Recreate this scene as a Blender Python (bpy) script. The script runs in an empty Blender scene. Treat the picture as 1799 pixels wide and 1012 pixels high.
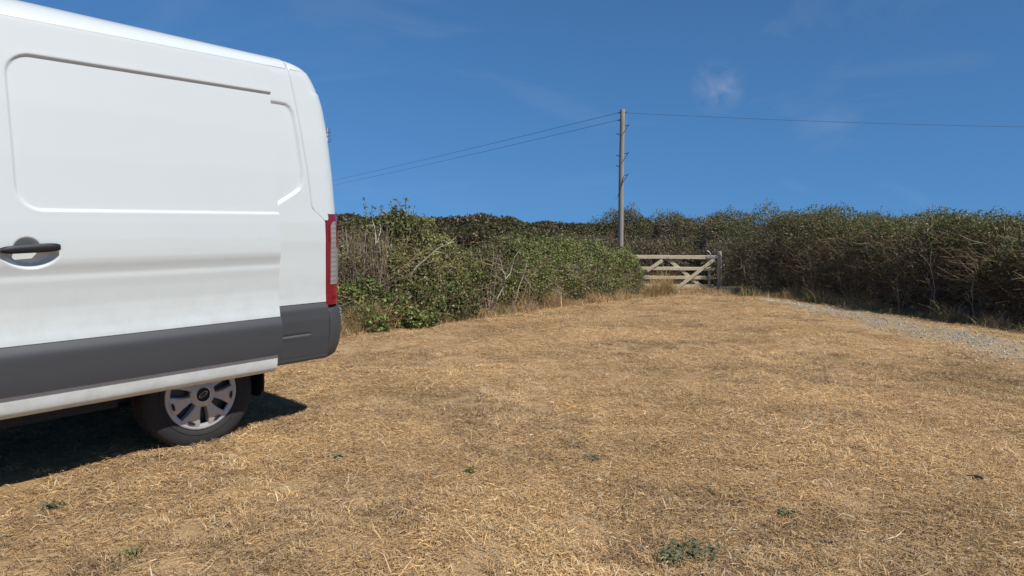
import bpy, bmesh, math, random
import numpy as np
from mathutils import Vector, Matrix

rng = np.random.default_rng(7)
random.seed(7)
scene = bpy.context.scene
COL = scene.collection

# ------------------------------------------------------------------ camera
PXF, PCX, PCY, PHZ, EYE = 1200.0, 899.5, 506.0, 394.0, 1.39
PITCH = math.atan((PCY - PHZ) / PXF)
cam_d = bpy.data.cameras.new('camera')
cam = bpy.data.objects.new('camera', cam_d)
COL.objects.link(cam)
cam_d.sensor_width = 36.0
cam_d.lens = 36.0 * PXF / 1799.0
cam_d.clip_start = 0.05
cam_d.clip_end = 9000.0
cam.location = (0, 0, EYE)
cam.rotation_euler = (math.pi / 2 - PITCH, 0, 0)
scene.camera = cam

# ------------------------------------------------------------------ light
SUN_EL, SUN_AZ = 53.0, 128.0
world = bpy.data.worlds.new('World')
scene.world = world
world.use_nodes = True
wn, wl = world.node_tree.nodes, world.node_tree.links
bg = wn['Background']
sky = wn.new('ShaderNodeTexSky')
sky.sky_type = 'NISHITA'
sky.sun_disc = False
sky.sun_elevation = math.radians(SUN_EL)
sky.sun_rotation = math.radians(SUN_AZ)
sky.altitude = 0
sky.air_density = 0.4
sky.dust_density = 0.0
sky.ozone_density = 5.0
# thin cirrus wisps, fixed in direction
tc = wn.new('ShaderNodeTexCoord')
mp = wn.new('ShaderNodeMapping')
mp.inputs['Rotation'].default_value = (0.35, 0.25, 0.6)
mp.inputs['Scale'].default_value = (1.6, 5.5, 7.0)
nz = wn.new('ShaderNodeTexNoise')
nz.inputs['Scale'].default_value = 1.25
nz.inputs['Detail'].default_value = 7
nz.inputs['Roughness'].default_value = 0.55
nz.inputs['Distortion'].default_value = 0.6
rp = wn.new('ShaderNodeValToRGB')
rp.color_ramp.elements[0].position = 0.55
rp.color_ramp.elements[0].color = (0, 0, 0, 1)
rp.color_ramp.elements[1].position = 0.85
rp.color_ramp.elements[1].color = (0.15, 0.15, 0.15, 1)
mx = wn.new('ShaderNodeMixRGB')
mx.inputs[2].default_value = (6.0, 6.6, 7.4, 1)
# the phone's rendering of the sky is flat: look up the Nishita sky on a gentler slope of elevation, all round
sv = wn.new('ShaderNodeVectorMath')
sv.operation = 'MULTIPLY_ADD'
sv.inputs[1].default_value = (1, 1, 0.28)
sv.inputs[2].default_value = (0, 0, 0.082)
sn = wn.new('ShaderNodeVectorMath')
sn.operation = 'NORMALIZE'
wl.new(tc.outputs['Generated'], sv.inputs[0])
wl.new(sv.outputs[0], sn.inputs[0])
wl.new(sn.outputs[0], sky.inputs[0])
tn = wn.new('ShaderNodeMixRGB')
tn.blend_type = 'MULTIPLY'
tn.inputs[0].default_value = 1.0
tn.inputs[2].default_value = (0.645, 1.0, 1.12, 1)
wl.new(sky.outputs[0], tn.inputs[1])
wl.new(tc.outputs['Generated'], mp.inputs[0])
wl.new(mp.outputs[0], nz.inputs['Vector'])
wl.new(nz.outputs['Fac'], rp.inputs[0])
wl.new(rp.outputs[0], mx.inputs[0])
wl.new(tn.outputs[0], mx.inputs[1])
# one small torn wisp of cloud above and right of the pole
cdir = Vector(((1262 - 899.5) / 1200.0, math.cos(PITCH) + (506 - 152) / 1200.0 * math.sin(PITCH), (506 - 152) / 1200.0 * math.cos(PITCH) - math.sin(PITCH))).normalized()
ds_ = wn.new('ShaderNodeVectorMath')
ds_.operation = 'DISTANCE'
ds_.inputs[1].default_value = cdir
n3 = wn.new('ShaderNodeTexNoise')
n3.inputs['Scale'].default_value = 26
n3.inputs['Detail'].default_value = 6
n3.inputs['Distortion'].default_value = 1.2
mr = wn.new('ShaderNodeMapRange')
mr.inputs[1].default_value = 0.040
mr.inputs[2].default_value = 0.004
mr.inputs[3].default_value = 0.0
mr.inputs[4].default_value = 1.0
m3 = wn.new('ShaderNodeMapRange')
m3.inputs[1].default_value = 0.38
m3.inputs[2].default_value = 0.75
m3.inputs[4].default_value = 0.34
mu = wn.new('ShaderNodeMath')
mu.operation = 'MULTIPLY'
mx2 = wn.new('ShaderNodeMixRGB')
mx2.inputs[2].default_value = (6.0, 6.2, 6.9, 1)
wl.new(tc.outputs['Generated'], ds_.inputs[0])
wl.new(tc.outputs['Generated'], n3.inputs['Vector'])
wl.new(ds_.outputs['Value'], mr.inputs[0])
wl.new(n3.outputs['Fac'], m3.inputs[0])
wl.new(mr.outputs[0], mu.inputs[0])
wl.new(m3.outputs[0], mu.inputs[1])
wl.new(mu.outputs[0], mx2.inputs[0])
wl.new(mx.outputs[0], mx2.inputs[1])
wl.new(mx2.outputs[0], bg.inputs['Color'])
bg.inputs['Strength'].default_value = 0.09

sd = bpy.data.lights.new('sun', 'SUN')
sd.energy = 4.7
sd.angle = math.radians(0.53)
sd.color = (1.0, 0.965, 0.91)
sun = bpy.data.objects.new('sun', sd)
COL.objects.link(sun)
_el, _az = math.radians(SUN_EL), math.radians(SUN_AZ)
SUNV = Vector((math.sin(_az) * math.cos(_el), math.cos(_az) * math.cos(_el), math.sin(_el)))
sun.rotation_euler = SUNV.to_track_quat('Z', 'Y').to_euler()
sun.location = (12, -5, 20)

scene.view_settings.view_transform = 'Standard'
scene.view_settings.look = 'None'
scene.view_settings.exposure = 0.0
scene.view_settings.gamma = 1.0
scene.view_settings.use_curve_mapping = False
scene.render.engine = 'CYCLES'
scene.cycles.max_bounces = 8
scene.cycles.transparent_max_bounces = 8


# ------------------------------------------------------------------ helpers
def ray(x, y):
    u, v = (x - PCX) / PXF, (PCY - y) / PXF
    return (u, math.cos(PITCH) + v * math.sin(PITCH), v * math.cos(PITCH) - math.sin(PITCH))


def at(x, y, Y):
    """point of pixel (x, y) at distance Y ahead"""
    r = ray(x, y)
    t = Y / r[1]
    return Vector((r[0] * t, Y, EYE + r[2] * t))


def topz(y, Y):
    return at(900, y, Y).z


_perm = rng.random((64, 64, 64))


def vnoise(p):
    """value noise, p (N,3) -> (N,) in 0..1"""
    p = np.asarray(p, float)
    i = np.floor(p).astype(int)
    f = p - i
    f = f * f * (3 - 2 * f)
    out = 0
    for a in (0, 1):
        for b in (0, 1):
            for c in (0, 1):
                w = (f[:, 0] if a else 1 - f[:, 0]) * (f[:, 1] if b else 1 - f[:, 1]) * (f[:, 2] if c else 1 - f[:, 2])
                out = out + w * _perm[(i[:, 0] + a) % 64, (i[:, 1] + b) % 64, (i[:, 2] + c) % 64]
    return out


def gz(x, y):
    """ground height"""
    x = np.asarray(x, float)
    y = np.asarray(y, float)
    t = np.clip(y - 4.0, 0, None)
    z = -0.033 * (np.sqrt(t * t + 1.0) - 1.0)
    z = np.where(y > 26, -0.033 * (math.sqrt(22 ** 2 + 1) - 1) - 0.004 * np.clip(y - 26, 0, 60), z)
    p = np.stack([x, y, 0 * x], -1).reshape(-1, 3)
    m = (vnoise(p * 0.9 + 11) - 0.5) * 0.035 + (vnoise(p * 2.7 + 3) - 0.5) * 0.022
    m = m.reshape(x.shape)
    return z - 0.03 + m * np.clip((60 - y) / 40, 0, 1)


def gz1(x, y):
    return float(gz(np.array([x]), np.array([y]))[0])


def props(o, label=None, cat=None, group=None, kind=None):
    if label:
        o['label'] = label
    if cat:
        o['category'] = cat
    if group:
        o['group'] = group
    if kind:
        o['kind'] = kind
    return o


def empty(name, loc=(0, 0, 0), rz=0.0):
    o = bpy.data.objects.new(name, None)
    o.empty_display_size = 0.2
    o.location = loc
    o.rotation_euler = (0, 0, rz)
    COL.objects.link(o)
    return o


def link(name, me, mat, parent=None, smooth=False):
    o = bpy.data.objects.new(name, me)
    if mat is not None:
        me.materials.append(mat)
    COL.objects.link(o)
    if parent is not None:
        o.parent = parent
    if smooth:
        me.polygons.foreach_set('use_smooth', [True] * len(me.polygons))
    return o


def np_mesh(name, V, F, colors=None):
    """V (N,3); F list/array of faces (all same size)"""
    V = np.asarray(V, np.float32)
    F = np.asarray(F, np.int32)
    k = F.shape[1]
    me = bpy.data.meshes.new(name)
    me.vertices.add(len(V))
    me.vertices.foreach_set('co', V.ravel())
    me.loops.add(F.size)
    me.loops.foreach_set('vertex_index', F.ravel())
    me.polygons.add(len(F))
    me.polygons.foreach_set('loop_start', np.arange(0, F.size, k, dtype=np.int32))
    me.polygons.foreach_set('loop_total', np.full(len(F), k, np.int32))
    if colors is not None:
        a = me.color_attributes.new('tint', 'FLOAT_COLOR', 'POINT')
        C = np.ones((len(V), 4), np.float32)
        C[:, :3] = colors
        a.data.foreach_set('color', C.ravel())
    me.update(calc_edges=True)
    me.validate()
    return me


def py_mesh(name, V, F):
    me = bpy.data.meshes.new(name)
    me.from_pydata([tuple(v) for v in V], [], [tuple(f) for f in F])
    me.update()
    return me


def bm_mesh(name, bm):
    me = bpy.data.meshes.new(name)
    bmesh.ops.recalc_face_normals(bm, faces=bm.faces[:])
    bm.to_mesh(me)
    bm.free()
    return me


def autosmooth(o, ang=35):
    me = o.data
    me.polygons.foreach_set('use_smooth', [True] * len(me.polygons))
    try:
        me.set_sharp_from_angle(angle=math.radians(ang))
    except Exception:
        pass


# ------------------------------------------------------------------ materials
def new_mat(name):
    m = bpy.data.materials.new(name)
    m.use_nodes = True
    nt = m.node_tree
    b = nt.nodes['Principled BSDF']
    return m, nt, b


def simple(name, col, rough=0.5, metal=0.0, coat=0.0, noise=0.0, nscale=20.0, bump=0.0, bscale=200.0, spec=0.5):
    m, nt, b = new_mat(name)
    b.inputs['Base Color'].default_value = (*col, 1)
    b.inputs['Roughness'].default_value = rough
    b.inputs['Metallic'].default_value = metal
    b.inputs['Coat Weight'].default_value = coat
    b.inputs['Coat Roughness'].default_value = 0.08
    b.inputs['Specular IOR Level'].default_value = spec
    g = nt.nodes.new('ShaderNodeTexCoord')
    if noise:
        n = nt.nodes.new('ShaderNodeTexNoise')
        n.inputs['Scale'].default_value = nscale
        n.inputs['Detail'].default_value = 6
        r = nt.nodes.new('ShaderNodeMapRange')
        r.inputs[3].default_value = 1 - noise
        r.inputs[4].default_value = 1 + noise
        mm = nt.nodes.new('ShaderNodeMixRGB')
        mm.blend_type = 'MULTIPLY'
        mm.inputs[0].default_value = 1
        mm.inputs[1].default_value = (*col, 1)
        nt.links.new(g.outputs['Object'], n.inputs['Vector'])
        nt.links.new(n.outputs['Fac'], r.inputs[0])
        nt.links.new(r.outputs[0], mm.inputs[2])
        nt.links.new(mm.outputs[0], b.inputs['Base Color'])
    if bump:
        n2 = nt.nodes.new('ShaderNodeTexNoise')
        n2.inputs['Scale'].default_value = bscale
        n2.inputs['Detail'].default_value = 3
        bp = nt.nodes.new('ShaderNodeBump')
        bp.inputs['Strength'].default_value = bump
        bp.inputs['Distance'].default_value = 0.01
        nt.links.new(g.outputs['Object'], n2.inputs['Vector'])
        nt.links.new(n2.outputs['Fac'], bp.inputs['Height'])
        nt.links.new(bp.outputs[0], b.inputs['Normal'])
    return m


def tint_mat(name, rough=0.6, transl=0.0, spec=0.35, posvar=0.0, posscale=1.0, randvar=0.0):
    m, nt, b = new_mat(name)
    a = nt.nodes.new('ShaderNodeVertexColor')
    a.layer_name = 'tint'
    src = a.outputs['Color']
    if posvar:
        g = nt.nodes.new('ShaderNodeNewGeometry')
        n = nt.nodes.new('ShaderNodeTexNoise')
        n.inputs['Scale'].default_value = posscale
        n.inputs['Detail'].default_value = 5
        n.inputs['Roughness'].default_value = 0.65
        r = nt.nodes.new('ShaderNodeMapRange')
        r.inputs[1].default_value = 0.3
        r.inputs[2].default_value = 0.7
        r.inputs[3].default_value = 1 - posvar
        r.inputs[4].default_value = 1 + posvar
        mm = nt.nodes.new('ShaderNodeMixRGB')
        mm.blend_type = 'MULTIPLY'
        mm.inputs[0].default_value = 1
        nt.links.new(g.outputs['Position'], n.inputs['Vector'])
        nt.links.new(n.outputs['Fac'], r.inputs[0])
        nt.links.new(src, mm.inputs[1])
        nt.links.new(r.outputs[0], mm.inputs[2])
        src = mm.outputs[0]
    if randvar:
        oi = nt.nodes.new('ShaderNodeObjectInfo')
        r = nt.nodes.new('ShaderNodeMapRange')
        r.inputs[3].default_value = 1 - randvar
        r.inputs[4].default_value = 1 + randvar
        mm = nt.nodes.new('ShaderNodeMixRGB')
        mm.blend_type = 'MULTIPLY'
        mm.inputs[0].default_value = 1
        nt.links.new(oi.outputs['Random'], r.inputs[0])
        nt.links.new(src, mm.inputs[1])
        nt.links.new(r.outputs[0], mm.inputs[2])
        src = mm.outputs[0]
    nt.links.new(src, b.inputs['Base Color'])
    b.inputs['Roughness'].default_value = rough
    b.inputs['Specular IOR Level'].default_value = spec
    if transl:
        t = nt.nodes.new('ShaderNodeBsdfTranslucent')
        ms = nt.nodes.new('ShaderNodeMixShader')
        ms.inputs[0].default_value = transl
        nt.links.new(src, t.inputs['Color'])
        nt.links.new(b.outputs[0], ms.inputs[1])
        nt.links.new(t.outputs[0], ms.inputs[2])
        nt.links.new(ms.outputs[0], nt.nodes['Material Output'].inputs['Surface'])
    return m


def ramp_mat(name, stops, scales, rough=0.9, bump=0.5, bscale=60.0, bdist=0.01, coords='Position', stretch=(1, 1, 1)):
    """colour ramp over mixed noises"""
    m, nt, b = new_mat(name)
    if coords == 'Position':
        g = nt.nodes.new('ShaderNodeNewGeometry')
        co = g.outputs['Position']
    else:
        g = nt.nodes.new('ShaderNodeTexCoord')
        co = g.outputs['Object']
    mp_ = nt.nodes.new('ShaderNodeMapping')
    mp_.inputs['Scale'].default_value = stretch
    nt.links.new(co, mp_.inputs[0])
    co = mp_.outputs[0]
    acc = None
    for sc, wgt in scales:
        n = nt.nodes.new('ShaderNodeTexNoise')
        n.inputs['Scale'].default_value = sc
        n.inputs['Detail'].default_value = 8
        n.inputs['Roughness'].default_value = 0.62
        nt.links.new(co, n.inputs['Vector'])
        q = nt.nodes.new('ShaderNodeMath')
        q.operation = 'MULTIPLY_ADD'
        q.inputs[1].default_value = wgt
        q.inputs[2].default_value = 0.0
        nt.links.new(n.outputs['Fac'], q.inputs[0])
        if acc is not None:
            nt.links.new(acc, q.inputs[2])
        acc = q.outputs[0]
    r = nt.nodes.new('ShaderNodeValToRGB')
    while len(r.color_ramp.elements) < len(stops):
        r.color_ramp.elements.new(0.5)
    for e, (p, c) in zip(r.color_ramp.elements, stops):
        e.position = p
        e.color = (*c, 1)
    nt.links.new(acc, r.inputs[0])
    nt.links.new(r.outputs[0], b.inputs['Base Color'])
    b.inputs['Roughness'].default_value = rough
    b.inputs['Specular IOR Level'].default_value = 0.2
    n2 = nt.nodes.new('ShaderNodeTexNoise')
    n2.inputs['Scale'].default_value = bscale
    n2.inputs['Detail'].default_value = 6
    nt.links.new(co, n2.inputs['Vector'])
    bp = nt.nodes.new('ShaderNodeBump')
    bp.inputs['Strength'].default_value = bump
    bp.inputs['Distance'].default_value = bdist
    nt.links.new(n2.outputs['Fac'], bp.inputs['Height'])
    nt.links.new(bp.outputs[0], b.inputs['Normal'])
    return m


M_PAINT = simple('white_paint', (0.615, 0.655, 0.642), 0.34, coat=0.5, noise=0.03, nscale=2.2)
def add_dust(m):
    nt = m.node_tree
    b = nt.nodes['Principled BSDF']
    src = b.inputs['Base Color'].links[0].from_socket
    tcn = nt.nodes.new('ShaderNodeTexCoord')
    sx = nt.nodes.new('ShaderNodeSeparateXYZ')
    rg = nt.nodes.new('ShaderNodeMapRange')
    rg.inputs[1].default_value = 1.15
    rg.inputs[2].default_value = 0.40
    nn = nt.nodes.new('ShaderNodeTexNoise')
    nn.inputs['Scale'].default_value = 9
    nn.inputs['Detail'].default_value = 9
    nn.inputs['Roughness'].default_value = 0.7
    nr = nt.nodes.new('ShaderNodeMapRange')
    nr.inputs[1].default_value = 0.42
    nr.inputs[2].default_value = 0.75
    nr.inputs[4].default_value = 0.5
    mu_ = nt.nodes.new('ShaderNodeMath')
    mu_.operation = 'MULTIPLY'
    mm = nt.nodes.new('ShaderNodeMixRGB')
    mm.inputs[2].default_value = (0.36, 0.30, 0.22, 1)
    nt.links.new(tcn.outputs['Object'], sx.inputs[0])
    nt.links.new(tcn.outputs['Object'], nn.inputs['Vector'])
    nt.links.new(sx.outputs['Z'], rg.inputs[0])
    nt.links.new(nn.outputs['Fac'], nr.inputs[0])
    nt.links.new(rg.outputs[0], mu_.inputs[0])
    nt.links.new(nr.outputs[0], mu_.inputs[1])
    nt.links.new(mu_.outputs[0], mm.inputs[0])
    nt.links.new(src, mm.inputs[1])
    nt.links.new(mm.outputs[0], b.inputs['Base Color'])


add_dust(M_PAINT)
M_CLAD = simple('grey_plastic', (0.052, 0.054, 0.058), 0.55, bump=0.08, bscale=900, noise=0.06, nscale=8)
M_BLACK = simple('black_plastic', (0.014, 0.014, 0.016), 0.5, spec=0.3)
M_UNDER = simple('dark_underbody', (0.015, 0.015, 0.015), 0.8)
M_RUBBER = simple('tyre_rubber', (0.024, 0.023, 0.022), 0.85, noise=0.3, nscale=12, bump=0.1, bscale=150)
M_SILVER = simple('silver_plastic', (0.50, 0.48, 0.46), 0.38, metal=0.35, noise=0.08, nscale=20)
M_CHROME = simple('chrome', (0.7, 0.7, 0.7), 0.2, metal=1.0)
M_STEEL = simple('dark_steel', (0.08, 0.08, 0.085), 0.5, metal=0.5)
M_RED = simple('red_lens', (0.20, 0.006, 0.014), 0.16, coat=0.5)
M_CLEAR = simple('clear_lens', (0.25, 0.245, 0.24), 0.2, coat=0.3)
M_GLASS = simple('dark_glass', (0.015, 0.018, 0.02), 0.06)
M_BADGE = simple('badge_blue', (0.02, 0.03, 0.06), 0.3)
M_LOAD = simple('load_floor', (0.25, 0.19, 0.12), 0.7, noise=0.2)

# ------------------------------------------------------------------ ground
def axis(lo, hi, step, far, grow=1.16):
    a = list(np.arange(lo, hi + 1e-6, step))
    s, v = step, hi
    while v < far:
        s *= grow
        v += s
        a.append(v)
    s, v = step, lo
    while v > -far:
        s *= grow
        v -= s
        a.insert(0, v)
    return np.array(a)


gxs = axis(-9.0, 13.0, 0.09, 4000)
gys = axis(-2.0, 21.0, 0.09, 4000)
GX, GY = np.meshgrid(gxs, gys)
GZ = gz(GX, GY)
V = np.stack([GX, GY, GZ], -1).reshape(-1, 3)
nx_, ny_ = len(gxs), len(gys)
ii = np.arange(nx_ * ny_).reshape(ny_, nx_)
F = np.stack([ii[:-1, :-1], ii[:-1, 1:], ii[1:, 1:], ii[1:, :-1]], -1).reshape(-1, 4)
M_GROUND = ramp_mat('dry_turf', [(0.30, (0.27, 0.165, 0.08)), (0.45, (0.40, 0.265, 0.135)), (0.55, (0.48, 0.33, 0.175)), (0.72, (0.57, 0.415, 0.24))],
                    [(0.45, 0.35), (3.2, 0.35), (38.0, 0.32)], 0.95, 1.0, 70, 0.02)
ground = link('ground', np_mesh('ground', V, F), M_GROUND, None, True)
props(ground, kind='structure')

# gravel track between two edges read off the ground
def ground_at(x, y):
    r = ray(x, y)
    t = np.linspace(1.5, 60, 6000)
    X, Y, Z = r[0] * t, r[1] * t, EYE + r[2] * t
    tt = np.clip(Y - 4.0, 0, None)
    g = -0.033 * (np.sqrt(tt * tt + 1.0) - 1.0) - 0.03
    k = int(np.argmax(Z <= g))
    return np.array([X[k], Y[k]])


# beyond the hedges the land is dark heath: a mask carried by the ground itself
_lp = [(-40, 4.0), (-9.0, 10.4)] + [tuple(ground_at(*q) + np.array([0, 0.25])) for q in ((560, 592), (640, 574), (800, 558), (900, 545), (1020, 530), (1110, 521))] + [(3.7, 20.8), (6.2, 20.6)]
_rp = [tuple(ground_at(*q) + np.array([0.25, 0.1])) for q in ((1300, 516), (1400, 524), (1500, 536), (1600, 551), (1700, 564), (1799, 579))]
LH = np.array(_lp + _rp + [(_rp[-1][0] + 0.6, _rp[-1][1] - 3.0), (_rp[-1][0] + 1.2, -8.0), (60, -40)])
yl_ = np.interp(GX.ravel(), LH[:, 0], LH[:, 1])
hm = np.clip((GY.ravel() - yl_) / 0.4, 0, 1)
ca = ground.data.color_attributes.new('heath', 'FLOAT_COLOR', 'POINT')
ca.data.foreach_set('color', np.stack([hm, hm, hm, np.ones_like(hm)], -1).astype(np.float32).ravel())
_nt = M_GROUND.node_tree
_b = _nt.nodes['Principled BSDF']
_src = _b.inputs['Base Color'].links[0].from_socket
_vc = _nt.nodes.new('ShaderNodeVertexColor')
_vc.layer_name = 'heath'
_mx = _nt.nodes.new('ShaderNodeMixRGB')
_mx.inputs[2].default_value = (0.07, 0.065, 0.035, 1)
_nt.links.new(_vc.outputs[0], _mx.inputs[0])
_nt.links.new(_src, _mx.inputs[1])
_nt.links.new(_mx.outputs[0], _b.inputs['Base Color'])


TU = [(1335, 525), (1370, 528), (1400, 532), (1500, 545), (1600, 561), (1700, 581), (1799, 602)]
TL = [(1335, 526), (1370, 533), (1400, 541), (1500, 566), (1600, 593), (1700, 620), (1799, 648)]


def edge_line(px, n):
    P = np.array([ground_at(*q) for q in px])
    P = np.vstack([P, P[-1] + (P[-1] - P[-3]) * 3.0])
    k = np.arange(len(P))
    t = np.linspace(0, len(P) - 1, n)
    Q = np.stack([np.interp(t, k, P[:, j]) for j in (0, 1)], -1)
    for j in (0, 1):
        c = np.convolve(np.r_[np.full(12, Q[0, j]), Q[:, j], np.full(12, Q[-1, j])], np.ones(25) / 25, 'valid')
        Q[:, j] = c
    return Q


TN = 240
EU, EL = edge_line(TU, TN), edge_line(TL, TN)
rows = []
for i in range(TN):
    j0 = vnoise(np.array([[i * 0.31, 1.5, 0], [i * 0.29, 9.5, 4]])) * 0.5 - 0.25
    w = np.linspace(-j0[0], 1 + j0[1], 13)
    xy = EL[i] * (1 - w[:, None]) + EU[i] * w[:, None]
    z = gz(xy[:, 0], xy[:, 1]) + 0.008 - 0.022 * (np.abs(np.linspace(-1, 1, 13)) ** 5)
    rows.append(np.c_[xy, z])
V = np.array(rows).reshape(-1, 3)
ii = np.arange(len(V)).reshape(TN, 13)
F = np.stack([ii[:-1, :-1], ii[:-1, 1:], ii[1:, 1:], ii[1:, :-1]], -1).reshape(-1, 4)
M_TRACK = ramp_mat('gravel', [(0.32, (0.26, 0.205, 0.14)), (0.46, (0.36, 0.295, 0.215)), (0.54, (0.46, 0.335, 0.19)), (0.75, (0.49, 0.41, 0.30))],
                   [(1.2, 0.4), (30, 0.35), (90, 0.25)], 0.95, 1.0, 90, 0.02)
track = link('gravel_track', np_mesh('gravel_track', V, F), M_TRACK, None, True)
props(track, kind='structure')
TC = (EU + EL) / 2
TW = np.linalg.norm(EU - EL, axis=1) / 2


def track_in(x, y):
    """about 1 at the edge of the gravel, 0 along its middle"""
    q = np.full(len(x), 9.0)
    for i in range(0, TN, 2):
        q = np.minimum(q, np.hypot(x - TC[i, 0], y - TC[i, 1]) / max(TW[i], 0.08))
    return q


# ------------------------------------------------------------------ van
VA = math.radians(40.6)
vd = (math.sin(VA), math.cos(VA))
vn = (math.cos(VA), -math.sin(VA))
AX_S, N_SIDE, HALF = 1.91, -4.14, 1.03
cy_n = N_SIDE - HALF
van = empty('white_van', (vd[0] * AX_S + vn[0] * cy_n, vd[1] * AX_S + vn[1] * cy_n, 0.0))
van.rotation_euler = (0, 0, math.atan2(-vd[1], -vd[0]))     # local X = forwards, Y = the side towards the camera
props(van, 'white panel van with grey lower cladding, its side door slid back, parked on dry grass', 'van')


def S(s):
    return AX_S - s            # distance along the photographed side -> local x


_zt = [0.38, 0.41, 0.44, 0.50, 0.53, 0.78, 0.80, 0.84, 0.90, 0.96, 1.05, 1.085, 1.10, 1.115, 1.13, 1.155, 1.185, 1.21, 1.25, 1.31, 1.40, 1.456, 1.734, 1.99, 2.233, 2.396, 2.44]
_yt = [-.105, -.095, -.085, -.078, -.074, -.036, -.037, -.042, -.045, -.044, -.034, -.028, -.0255, -.025, -.025, -.018, -.008, -.003, -.001, 0, -.002, -.005, -.018, -.037, -.062, -.082, -.092]
_zf = np.arange(0.36, 2.46, 0.002)
_yf = np.interp(_zf, _zt, _yt)
_k = np.exp(-0.5 * (np.arange(-12, 13) * 0.002 / 0.006) ** 2)
_k /= _k.sum()
_yf = np.convolve(np.r_[np.full(12, _yf[0]), _yf, np.full(12, _yf[-1])], _k, 'valid')


def prof(z):
    return np.interp(z, _zf, _yf)


_zq = [0.40, 0.80, 0.84, 0.88, 0.95, 1.05, 1.15, 1.20, 1.275, 1.40, 1.456, 1.734, 1.99, 2.233, 2.396, 2.44]
_yq = [-.05, -.030, -.026, -.027, -.024, -.017, -.012, -.009, -.003, -.002, -.005, -.018, -.037, -.062, -.082, -.092]
_yqf = np.interp(_zf, _zq, _yq)
_yqf = np.convolve(np.r_[np.full(12, _yqf[0]), _yqf, np.full(12, _yqf[-1])], _k, 'valid')


def profq(z):
    return np.interp(z, _zf, _yqf)


def smooth01(t):
    t = np.clip(t, 0, 1)
    return t * t * (3 - 2 * t)


def sd_poly(px, pz, poly):
    """signed distance to polygon, negative inside"""
    P = np.array(poly)
    d2 = np.full(px.shape, 1e9)
    inside = np.zeros(px.shape, bool)
    for i in range(len(P)):
        a, b = P[i], P[(i + 1) % len(P)]
        e = b - a
        wx, wz = px - a[0], pz - a[1]
        t = np.clip((wx * e[0] + wz * e[1]) / (e @ e), 0, 1)
        d2 = np.minimum(d2, (wx - e[0] * t) ** 2 + (wz - e[1] * t) ** 2)
        c = ((a[1] <= pz) & (b[1] > pz)) | ((b[1] <= pz) & (a[1] > pz))
        with np.errstate(divide='ignore', invalid='ignore'):
            xc = a[0] + (pz - a[1]) / (b[1] - a[1] if b[1] != a[1] else 1e-9) * e[0]
        inside ^= c & (px < xc)
    d = np.sqrt(d2)
    return np.where(inside, -d, d)


def sd_rrect(px, pz, x0, x1, z0, z1, r):
    cx, cz, hx, hz = (x0 + x1) / 2, (z0 + z1) / 2, (x1 - x0) / 2, (z1 - z0) / 2
    qx, qz = np.abs(px - cx) - hx + r, np.abs(pz - cz) - hz + r
    return np.hypot(np.maximum(qx, 0), np.maximum(qz, 0)) + np.minimum(np.maximum(qx, qz), 0) - r


def grid_mesh(name, P, flange=None, back=False, drop=None):
    """P (R,C,3) surface grid; flange: vector added to the boundary to turn the edge in; back: close the back"""
    R, C = P.shape[:2]
    V = P.reshape(-1, 3).tolist()
    idx = np.arange(R * C).reshape(R, C)
    F = np.stack([idx[:-1, :-1], idx[:-1, 1:], idx[1:, 1:], idx[1:, :-1]], -1).reshape(-1, 4)
    if drop is not None:
        F = F[~drop.reshape(-1)]
    F = F.tolist()
    if flange is not None:
        loop = list(idx[0, :]) + list(idx[1:, -1]) + list(idx[-1, -2::-1]) + list(idx[-2:0:-1, 0])
        base = len(V)
        fl = np.asarray(flange)
        fv = fl[loop] if fl.ndim == 2 else np.repeat(fl[None], len(loop), 0)
        # a small rounded return: two steps
        n = len(loop)
        for f in (0.12, 1.0):
            for k, l in enumerate(loop):
                V.append((np.array(V[l]) + fv[k] * f).tolist())
        for k in range(n):
            k2 = (k + 1) % n
            F.append([loop[k2], loop[k], base + k, base + k2])
            F.append([base + k2, base + k, base + n + k, base + n + k2])
        if back:
            F2 = [base + n + k for k in range(n)]
            # fan of quads between opposite sides is not needed: one n-gon closes the back
            F.append(F2)
    return py_mesh(name, V, F)


def cols_rows(a, b, step):
    n = max(2, int(round(abs(b - a) / step)) + 1)
    return np.linspace(a, b, n)


# ---- sliding door (slid back, standing proud of the side)
DOFF = 0.096
D0, D1 = 0.79, 2.405


def door_y(s, z):
    y = HALF + DOFF + prof(z)
    r = sd_rrect(s, z, 0.985, 3.6, 1.462, 2.232, 0.115)
    y = y - 0.0135 * smooth01(0.5 - r / 0.013)
    # soft raised lip round the recess
    y = y + 0.0004 * np.exp(-((r - 0.016) / 0.010) ** 2)
    # grip cup behind the handle
    c1 = np.hypot((s - 1.03) / 0.135, (z - 1.262) / 0.098)
    c1 = np.where(z < 1.262, c1, np.hypot((s - 1.013) / 0.062, (z - 1.262) / 0.066))
    y = y - 0.042 * smooth01((1.0 - c1) / 0.32)
    return y


ds = np.unique(np.r_[cols_rows(D0, 1.22, 0.006), cols_rows(1.22, D1, 0.016)])
dz = np.unique(np.r_[cols_rows(0.783, 1.09, 0.012), cols_rows(1.09, 1.50, 0.0055), cols_rows(1.50, 2.19, 0.012), cols_rows(2.19, 2.26, 0.005), cols_rows(2.26, 2.408, 0.012)])
SS, ZZ = np.meshgrid(ds, dz)
P = np.stack([S(SS), door_y(SS, ZZ), ZZ], -1)
door = link('sliding_door', grid_mesh('sliding_door', P, np.array([0, -0.05, 0]), True), M_PAINT, van)
autosmooth(door, 50)
door['label'] = 'white side door slid back along the van'
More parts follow.
